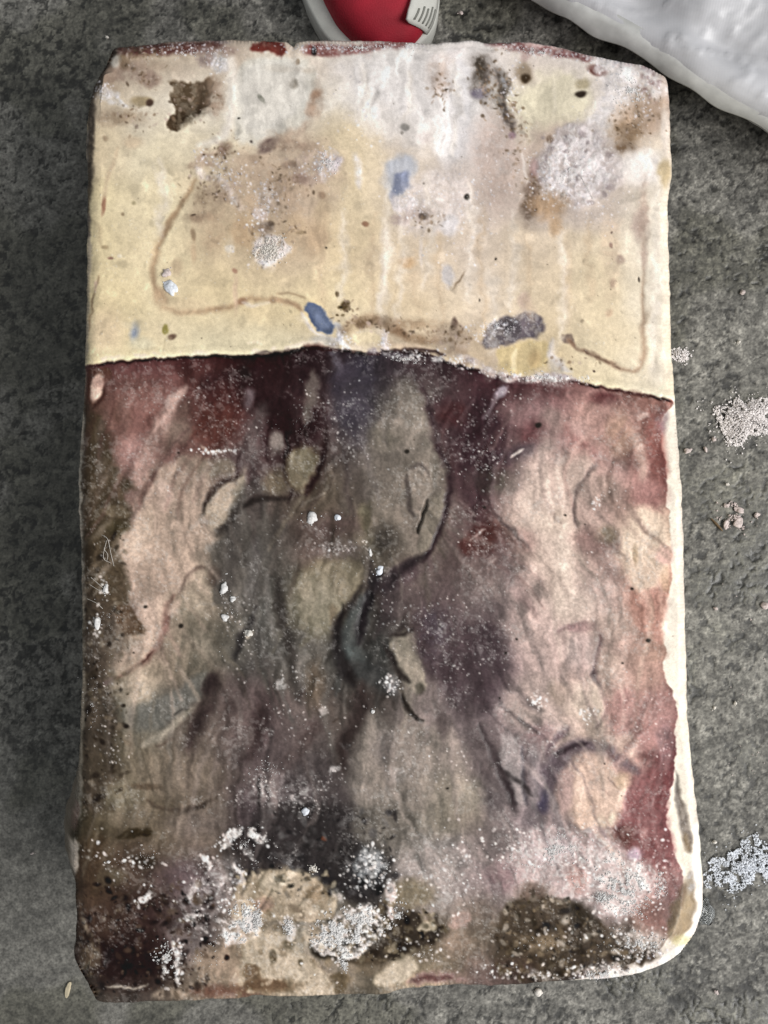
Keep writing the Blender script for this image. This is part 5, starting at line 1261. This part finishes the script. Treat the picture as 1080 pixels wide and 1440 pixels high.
for i, (x, y, s, m_, st, rt, lab) in enumerate((
    (758, 1396, 4.4, fat_crumb_mat, (1, 1, .9), 0, "round white fat crumb on the concrete touching the block's bottom edge"),
    (967, 634, 4.2, pink_crumb_mat, (1.2, .7, .6), 10, "flat pinkish crumb on the concrete beside the rim's upper end"),
    (992, 632, 3.4, pink_crumb_mat, (.6, 1.2, .6), 15, "upright pinkish crumb between the flat crumb and the pinkish frost pile"),
    (1004, 618, 2.8, pink_crumb_mat, (1, 1, .7), 0, "small nugget at the foot of the pinkish frost pile"),
    (1039, 481, 2.2, fat_crumb_mat, (1, 1, .9), 0, "tiny round white bead on bare concrete above the pinkish frost pile"),
    (1045, 412, 3, pink_crumb_mat, (1, .8, .7), 0, "pale crumb on bare concrete between the sack and the pinkish frost pile"),
    (1023, 681, 2.2, fat_crumb_mat, (1, 1, .9), 0, "tiny round white bead below the pinkish frost pile"),
    (1022, 711, 3.6, pink_crumb_mat, (1, .9, .6), 0, "pale crumb at the top of the greyish scatter"),
    (1040, 718, 5, pink_crumb_mat, (1.5, .7, .5), -15, "long grey-pink crumb in the greyish scatter"),
    (1021, 737, 4.8, pink_crumb_mat, (.7, 1.2, .5), -25, "oval grey crumb next to the little brown stick"),
    (1038, 735, 5, pink_crumb_mat, (.9, 1.2, .5), -20, "largest grey crumb of the greyish scatter"),
    (1064, 725, 3.6, pink_crumb_mat, (1, .8, .6), 0, "pale crumb at the outer end of the greyish scatter"),
    (1004, 1184, 2.4, fat_crumb_mat, (1.3, .8, .8), -10, "small white bead on the edge of the bluish ice spill"),
    (1034, 989, 2.2, fat_crumb_mat, (.8, 1.2, .8), 0, "small white bead on dark concrete beside the flesh half"),
    (1005, 996, 1.8, fat_crumb_mat, (1, 1, .8), 0, "very small white bead on dark concrete close to the fat rim"),
    (1007, 856, 2, pink_crumb_mat, (1, 1, .8), 0, "very small grey bead on the concrete beside the fat rim"),
    (151, 52, 1.8, fat_crumb_mat, (1, 1, .9), 0, "tiny white bead on the concrete by the block's dark upper corner"),
    (648, 18, 3, pink_crumb_mat, (1, 1, .6), 0, "pale crumb on the concrete beside the red shoe"),
    (1076, 852, 4, pink_crumb_mat, (1, 1, .7), 0, "frosty crumb in a dark pit of the concrete"),
    (46, 1200, 1.8, pink_crumb_mat, (1.4, .5, .6), 25, "sliver of pale grit on the smooth concrete beside the block"),
    (1008, 1395, 2.6, pink_crumb_mat, (1, 1, .6), 0, "pale crumb in a dark pit of the concrete below the block's rounded corner"))):
    lump("crumb", x, y, False, s * mm, m_, 40 + i, 16, st, rt, lab, "crumb", FC)
# clear ice frozen to the corner
rg = np.random.default_rng(77)
o = lump("ice_piece", 993, 1283, False, 15*mm, clear_ice, 80, 26, (.55, 1.25, .5), 0, "lump of clear ice wedged under the block's rounded white corner", "ice")
# splinter of wood, brown stick
def splinter(name, px, py, length, width, thick, rot, mat, label, cat):
    n = 9; v = []; f = []
    rg = np.random.default_rng(int(px))
    for i in range(n):
        t_ = i / (n - 1)
        w_ = width * (1 - abs(2 * t_ - 1) ** 3 * .7) * rg.uniform(.85, 1.1)
        h_ = thick * (1 - abs(2 * t_ - 1) ** 2 * .6)
        x = (t_ - .5) * length; b_ = math.sin(t_ * 3) * width * .15
        v += [(x, -w_ / 2 + b_, 0), (x, -w_ * .3 + b_, h_), (x, w_ * .3 + b_, h_ * .9), (x, w_ / 2 + b_, 0)]
    for i in range(n - 1):
        for k_ in range(4):
            f.append((i * 4 + k_, i * 4 + (k_ + 1) % 4, i * 4 + 4 + (k_ + 1) % 4, i * 4 + 4 + k_))
    f.append((0, 1, 2, 3)); f.append(((n-1)*4+3, (n-1)*4+2, (n-1)*4+1, (n-1)*4))
    o = link(bpy.data.objects.new(name, mesh_np(name, v, f, mat, False)))
    x, y = w2(px, py, 0.0); o.location = (x, y, -.0004); o.rotation_euler = (0, 0, math.radians(rot))
    tag(o, label, cat); return o
chip_mat = plain_material("pale_wood", (190, 178, 152), .7, .2, 200)
stick_mat = plain_material("brown_bark", (104, 84, 58), .8, .3, 200)
splinter("wood_chip", 96, 1392, .013, .0042, .002, 76, chip_mat, "pale wood chip on smooth concrete by the block's dark lower corner", "wood chip")
splinter("twig", 1008, 738, .014, .002, .0018, -48, stick_mat, "little brown stick lying among the greyish crumbs", "twig")

# ------------------------------------------------------------------ white woven sack
def build_sack():
    m, nt, p = new_mat("woven_plastic")
    L = nt.links.new
    tc = nt.nodes.new("ShaderNodeTexCoord")
    wv = nt.nodes.new("ShaderNodeTexWave"); wv.inputs["Scale"].default_value = 160; wv.inputs["Distortion"].default_value = .6
    wv2 = nt.nodes.new("ShaderNodeTexWave"); wv2.bands_direction = 'Y'; wv2.inputs["Scale"].default_value = 160; wv2.inputs["Distortion"].default_value = .6
    L(tc.outputs["Object"], wv.inputs["Vector"]); L(tc.outputs["Object"], wv2.inputs["Vector"])
    n = nt.nodes.new("ShaderNodeTexNoise"); n.inputs["Scale"].default_value = 22; n.inputs["Detail"].default_value = 6
    L(tc.outputs["Object"], n.inputs["Vector"])
    cr = nt.nodes.new("ShaderNodeValToRGB")
    cr.color_ramp.elements[0].position = .3; cr.color_ramp.elements[1].position = .65
    cr.color_ramp.elements[0].color = (.42, .42, .44, 1); cr.color_ramp.elements[1].color = (.58, .58, .61, 1)
    L(n.outputs["Fac"], cr.inputs[0]); L(cr.outputs[0], p.inputs["Base Color"])
    p.inputs["Roughness"].default_value = .42
    ad = nt.nodes.new("ShaderNodeMath"); ad.operation = 'ADD'; L(wv.outputs["Fac"], ad.inputs[0]); L(wv2.outputs["Fac"], ad.inputs[1])
    b = nt.nodes.new("ShaderNodeBump"); b.inputs["Strength"].default_value = .05; b.inputs["Distance"].default_value = .0005
    L(ad.outputs[0], b.inputs["Height"]); L(b.outputs[0], p.inputs["Normal"])
    # the sack's near edge, from the picture, at its height above the floor
    ze = .05
    e0 = np.array(w2(785, 3, ze)); e1 = np.array(w2(1080, 174, ze))
    ax = (e1 - e0) / np.linalg.norm(e1 - e0); nr = np.array([-ax[1], ax[0]])
    if nr[1] < 0: nr = -nr
    L_ = np.linalg.norm(e1 - e0)
    NS, NT_ = 240, 170
    s = np.linspace(-.10, .52, NS)              # along the edge
    prof = np.array([(.09, .001), (.05, .003), (.022, .014), (.005, .032), (0, .045), (.001, .052), (.005, .058), (.016, .063), (.05, .070), (.10, .077), (.16, .080), (.24, .074), (.30, .055), (.335, .025), (.34, .002)])
    sp = spline(prof, 14)
    cum = np.r_[0, np.cumsum(np.hypot(*np.diff(sp, axis=0).T))]
    uu = np.linspace(0, 1, NT_) ** 1.0 * cum[-1]
    pn = np.interp(uu, cum, sp[:, 0]); pz = np.interp(uu, cum, sp[:, 1])
    Sg, Tg = np.meshgrid(s, np.arange(NT_))
    Ng = pn[Tg]; Zg = pz[Tg].copy()
    taper = np.clip(np.sqrt(np.clip(np.minimum(Sg + .10, .52 - Sg) / .11, 0, 1)), 0, 1)
    Zg = Zg * (.25 + .75 * taper)
    edge = np.interp(Sg[0], [0, .02, .045, .075, .11, .15, L_], [.002, .0, .003, .003, .0, -.001, .0])
    wob = (fbm(s * 1000, s * 0, 40, 40, 401, 2) - .5) * .003 + edge * .5
    Ng = Ng + wob[None] * sm(.12, .0, pn)[:, None]
    wr = np.zeros_like(Zg)
    for c0, dr, wd, am in ((.02, .35, .016, .007), (.055, .10, .020, -.006), (.085, .5, .018, .006), (.13, -.15, .024, -.007), (.17, .3, .02, .008), (.22, .1, .02, -.006), (.27, -.2, .02, .007), (.36, .2, .03, -.007)):
        dline = (Sg - c0) * 1.0 - dr * (Ng - .02)
        wr += .6 * am * np.exp(-(dline / wd) ** 2) * sm(.004, .03, Ng)
    ridge = .010 * np.exp(-((Ng - .045 - .16 * (Sg - .05)) / .014) ** 2) - .005 * np.exp(-((Ng - .022 - .03 * Sg) / .008) ** 2)
    fine = (norm_noise(fbm(Sg * 1000 + Ng * 300, Ng * 1000, 60, 26, 411, 3, .45)) - .5) * .0030
    q1 = Sg * 1000 + Ng * 1300; q2 = Ng * 1000 - Sg * 500
    rn = norm_noise(fbm(q1, q2, 70, 18, 421, 4, .5)); fine += .0028 * (1 - np.abs(2 * rn - 1)) ** 5
    up = (np.arange(NT_) > np.searchsorted(uu, cum[14 * 4]))[:, None]
    Zg = np.where(up, Zg + (wr + ridge + fine) * taper, Zg + fine * .3)
    Zg = np.maximum(Zg, .0004)
    Xg = e0[0] + ax[0] * Sg + nr[0] * Ng; Yg = e0[1] + ax[1] * Sg + nr[1] * Ng
    ox, oy = (e0 + ax * .2 + nr * .15)
    root = empty("woven_sack", (ox, oy, 0))
    tag(root, "white woven plastic sack lying on the concrete beside the block's fat end", "sack")
    idx = np.arange(NS * NT_).reshape(NT_, NS)
    f = np.stack([idx[:-1, :-1], idx[:-1, 1:], idx[1:, 1:], idx[1:, :-1]], -1).reshape(-1, 4)
    v = np.stack([Xg - ox, Yg - oy, Zg], -1)
    link(bpy.data.objects.new("sack_body", mesh_np("sack_body", v.reshape(-1, 3), f, m)), root)
    # folded hem that hangs along the edge
    hem_mat = plain_material("sack_hem", (186, 186, 184), .35, .15, 90)
    hs = np.linspace(-.02, .30, 160); hv = []; hf = []
    off = np.interp(hs, s, wob)
    for i, q in enumerate(hs):
        wd = .0050 + .0012 * math.sin(q * 60) + .0004 * math.sin(q * 190 + 1)
        wd *= float(np.clip(1.25 - q * 3.2, .25, 1))
        c_ = e0 + ax * q + nr * (off[i] + .0035)
        for (n_, z_) in ((0.004, .058), (-.003, .0535), (-.003 - wd, .045 + .002 * math.sin(q * 120)), (-.0028 - wd, .0435 + .002 * math.sin(q * 120)), (-.001, .049), (.005, .052)):
            hv.append((c_[0] + nr[0] * n_ - ox, c_[1] + nr[1] * n_ - oy, z_ * (.25 + .75 * min(1, math.sqrt(max(q + .1, 0) / .11)))))
    for i in range(len(hs) - 1):
        for k_ in range(6):
            hf.append((i * 6 + k_, i * 6 + (k_ + 1) % 6, i * 6 + 6 + (k_ + 1) % 6, i * 6 + 6 + k_))
    link(bpy.data.objects.new("hem", mesh_np("hem", hv, hf, hem_mat)), root)
build_sack()

# ------------------------------------------------------------------ red canvas shoe
def build_shoe():
    zs = .02
    tip = np.array(w2(552, 92, zs)); heel = np.array(w2(430, -420, zs))
    ax = (heel - tip) / np.linalg.norm(heel - tip); Ls = np.linalg.norm(heel - tip)
    rt = np.array([-ax[1], ax[0]])
    if rt[0] < 0: rt = -rt
    root = empty("canvas_shoe", (*((tip + heel) / 2), 0))
    org = (tip + heel) / 2
    tag(root, "red canvas shoe with grey-white rubber sole, toe pointing at the block", "shoe")
    red = plain_material("red_canvas", (158, 20, 42), .75, .16, 60, .35, 900)
    rub = plain_material("grey_rubber", (205, 205, 199), .5, .10, 80, .15, 500)
    dark = plain_material("shoe_lining", (60, 22, 28), .9)
    lace = plain_material("white_lace", (210, 208, 200), .8)
    groove = plain_material("grey_groove", (128, 128, 122), .8)  # greyer tone for the thin rib lines on the toe patch
    # half widths along the shoe, toe to heel (right side, left side)
    ts = np.array([0, .02, .06, .12, .2, .3, .42, .58, .75, .88, .96, 1.0])
    wr_ = np.interp(np.linspace(0, 1, 90), ts, [0, .022, .037, .046, .050, .052, .049, .041, .037, .035, .025, 0])
    wl_ = np.interp(np.linspace(0, 1, 90), ts, [0, .022, .037, .048, .054, .057, .053, .041, .036, .034, .025, 0])
    for _ in range(2):
        wr_[1:-1] = (wr_[:-2] + wr_[1:-1] * 2 + wr_[2:]) / 4; wl_[1:-1] = (wl_[:-2] + wl_[1:-1] * 2 + wl_[2:]) / 4
    t = np.linspace(0, 1, 90)
    tt = np.where(t < .5, .5 * (2 * t) ** 1.6, 1 - .5 * (2 - 2 * t) ** 1.6)
    wr_ = np.interp(tt, t, wr_); wl_ = np.interp(tt, t, wl_)
    def world(a_, b_): return tip + ax * a_ * Ls + rt * b_ - org
    def shell(rings_fn, nk, name, mat, close=False):
        v = []; f = []
        for i in range(90):
            for (b_, z_) in rings_fn(i): 
                p_ = world(tt[i], b_); v.append((p_[0], p_[1], z_))
        for i in range(89):
            for k_ in range(nk - (0 if close else 1)):
                f.append((i * nk + k_, i * nk + (k_ + 1) % nk, i * nk + nk + (k_ + 1) % nk, i * nk + nk + k_))
        return link(bpy.data.objects.new(name, mesh_np(name, v, f, mat)), root)
    def sole(i):
        r_, l_ = wr_[i], wl_[i]
        rise = .006 * max(0, 1 - tt[i] / .12) ** 2
        q = [(-l_ * .96, .001 + rise), (-l_, .004 + rise), (-l_, .024), (-l_ + min(.002, l_ * .3), .0265), (-l_ * .6, .0268), (r_ * .6, .0268), (r_ - min(.002, r_ * .3), .0265), (r_, .024), (r_, .004 + rise), (r_ * .96, .001 + rise)]
        return q
    shell(sole, 10, "sole", rub, True)
    hh = np.interp(tt, [0, .03, .08, .16, .28, .42, .55, .7, .85, .97, 1], [.027, .040, .050, .056, .064, .082, .095, .088, .086, .080, .028])
    def upper(i):
        r_ = max(wr_[i] - .006, wr_[i] * .6); l_ = max(wl_[i] - .0125, wl_[i] * .5)
        out = []
        for k_ in range(25):
            a_ = math.pi * k_ / 24
            c_ = math.cos(a_); s_ = math.sin(a_)
            b_ = (-l_ if c_ > 0 else -r_) * -1 * (-1 if c_ > 0 else -1) * abs(c_) ** .72
            b_ = (-l_ if c_ > 0 else r_) * abs(c_) ** .75
            out.append((b_, .0262 + (hh[i] - .0262) * s_ ** .8))
        return out
    shell(upper, 25, "upper", red)
    # ribbed rubber toe patch on the inner front and the wrap strip along the other side
    def strip(name, i0, i1, side, z0, z1, inset0, inset1, mat):
        v = []; f = []
        nk = 6
        for i in range(i0, i1):
            w_ = wr_[i] if side > 0 else wl_[i]
            for k_ in range(nk):
                g = k_ / (nk - 1)
                z_ = z0 + (z1 - z0) * g + .001
                b_ = side * max(w_ - (inset0 + (inset1 - inset0) * g ** 1.4), w_ * .45)
                p_ = world(tt[i], b_); v.append((p_[0], p_[1], z_))
        n_ = i1 - i0
        for i in range(n_ - 1):
            for k_ in range(nk - 1):
                f.append((i * nk + k_, i * nk + k_ + 1, i * nk + nk + k_ + 1, i * nk + nk + k_))
        me = mesh_np(name, v, f, mat)
        o = link(bpy.data.objects.new(name, me), root)
        sd = o.modifiers.new("thick", 'SOLIDIFY'); sd.thickness = .0016; sd.offset = 1
        return o
    patch = strip("toe_patch", 10, 27, 1, .0255, .053, .001, .021, rub)
    for j in range(5):
        g0 = .10 + j * .15
        z_ = .0258 + .0275 * g0
        r_ = strip("rib_groove", 11, 17 - j // 2, 1, z_, z_ + .0012, .001 + .02 * g0 ** 1.4, .001 + .02 * (g0 + .05) ** 1.4, groove)
        me = r_.data
        co = np.zeros(len(me.vertices) * 3, np.float32); me.vertices.foreach_get("co", co); co = co.reshape(-1, 3); co[:, 2] += .0012
        me.vertices.foreach_set("co", co.ravel()); me.update()
        r_.parent = patch
    # opening, tongue, laces further back
    v = []; f = []
    for i in range(24):
        a_ = 2 * math.pi * i / 24
        p_ = world(.74 + .17 * math.cos(a_), .022 * math.sin(a_)); v.append((p_[0], p_[1], .0965 - .004 * math.cos(a_)))
    for i in range(24):
        a_ = 2 * math.pi * i / 24
        p_ = world(.74 + .15 * math.cos(a_), .019 * math.sin(a_)); v.append((p_[0], p_[1], .070))
    for i in range(24): f.append((i, (i + 1) % 24, 24 + (i + 1) % 24, 24 + i))
    link(bpy.data.objects.new("collar", mesh_np("collar", v, f, dark)), root)
    for j in range(4):
        a0 = .36 + j * .05; v = []; f = []
        for k_ in range(13):
            g = k_ / 12 * 2 - 1
            z_ = np.interp(a0, tt, hh) * 1.0 - .010 * g * g + .003
            for da, dz in ((-.006, 0), (0, .002), (.006, 0), (0, -.001)):
                p_ = world(a0 + da + .012 * g * (1 if j % 2 else -1), g * .026); v.append((p_[0], p_[1], z_ + dz))
        for k_ in range(12):
            for q in range(4): f.append((k_ * 4 + q, k_ * 4 + (q + 1) % 4, k_ * 4 + 4 + (q + 1) % 4, k_ * 4 + 4 + q))
        link(bpy.data.objects.new("lace", mesh_np("lace", v, f, lace)), root)
build_shoe()
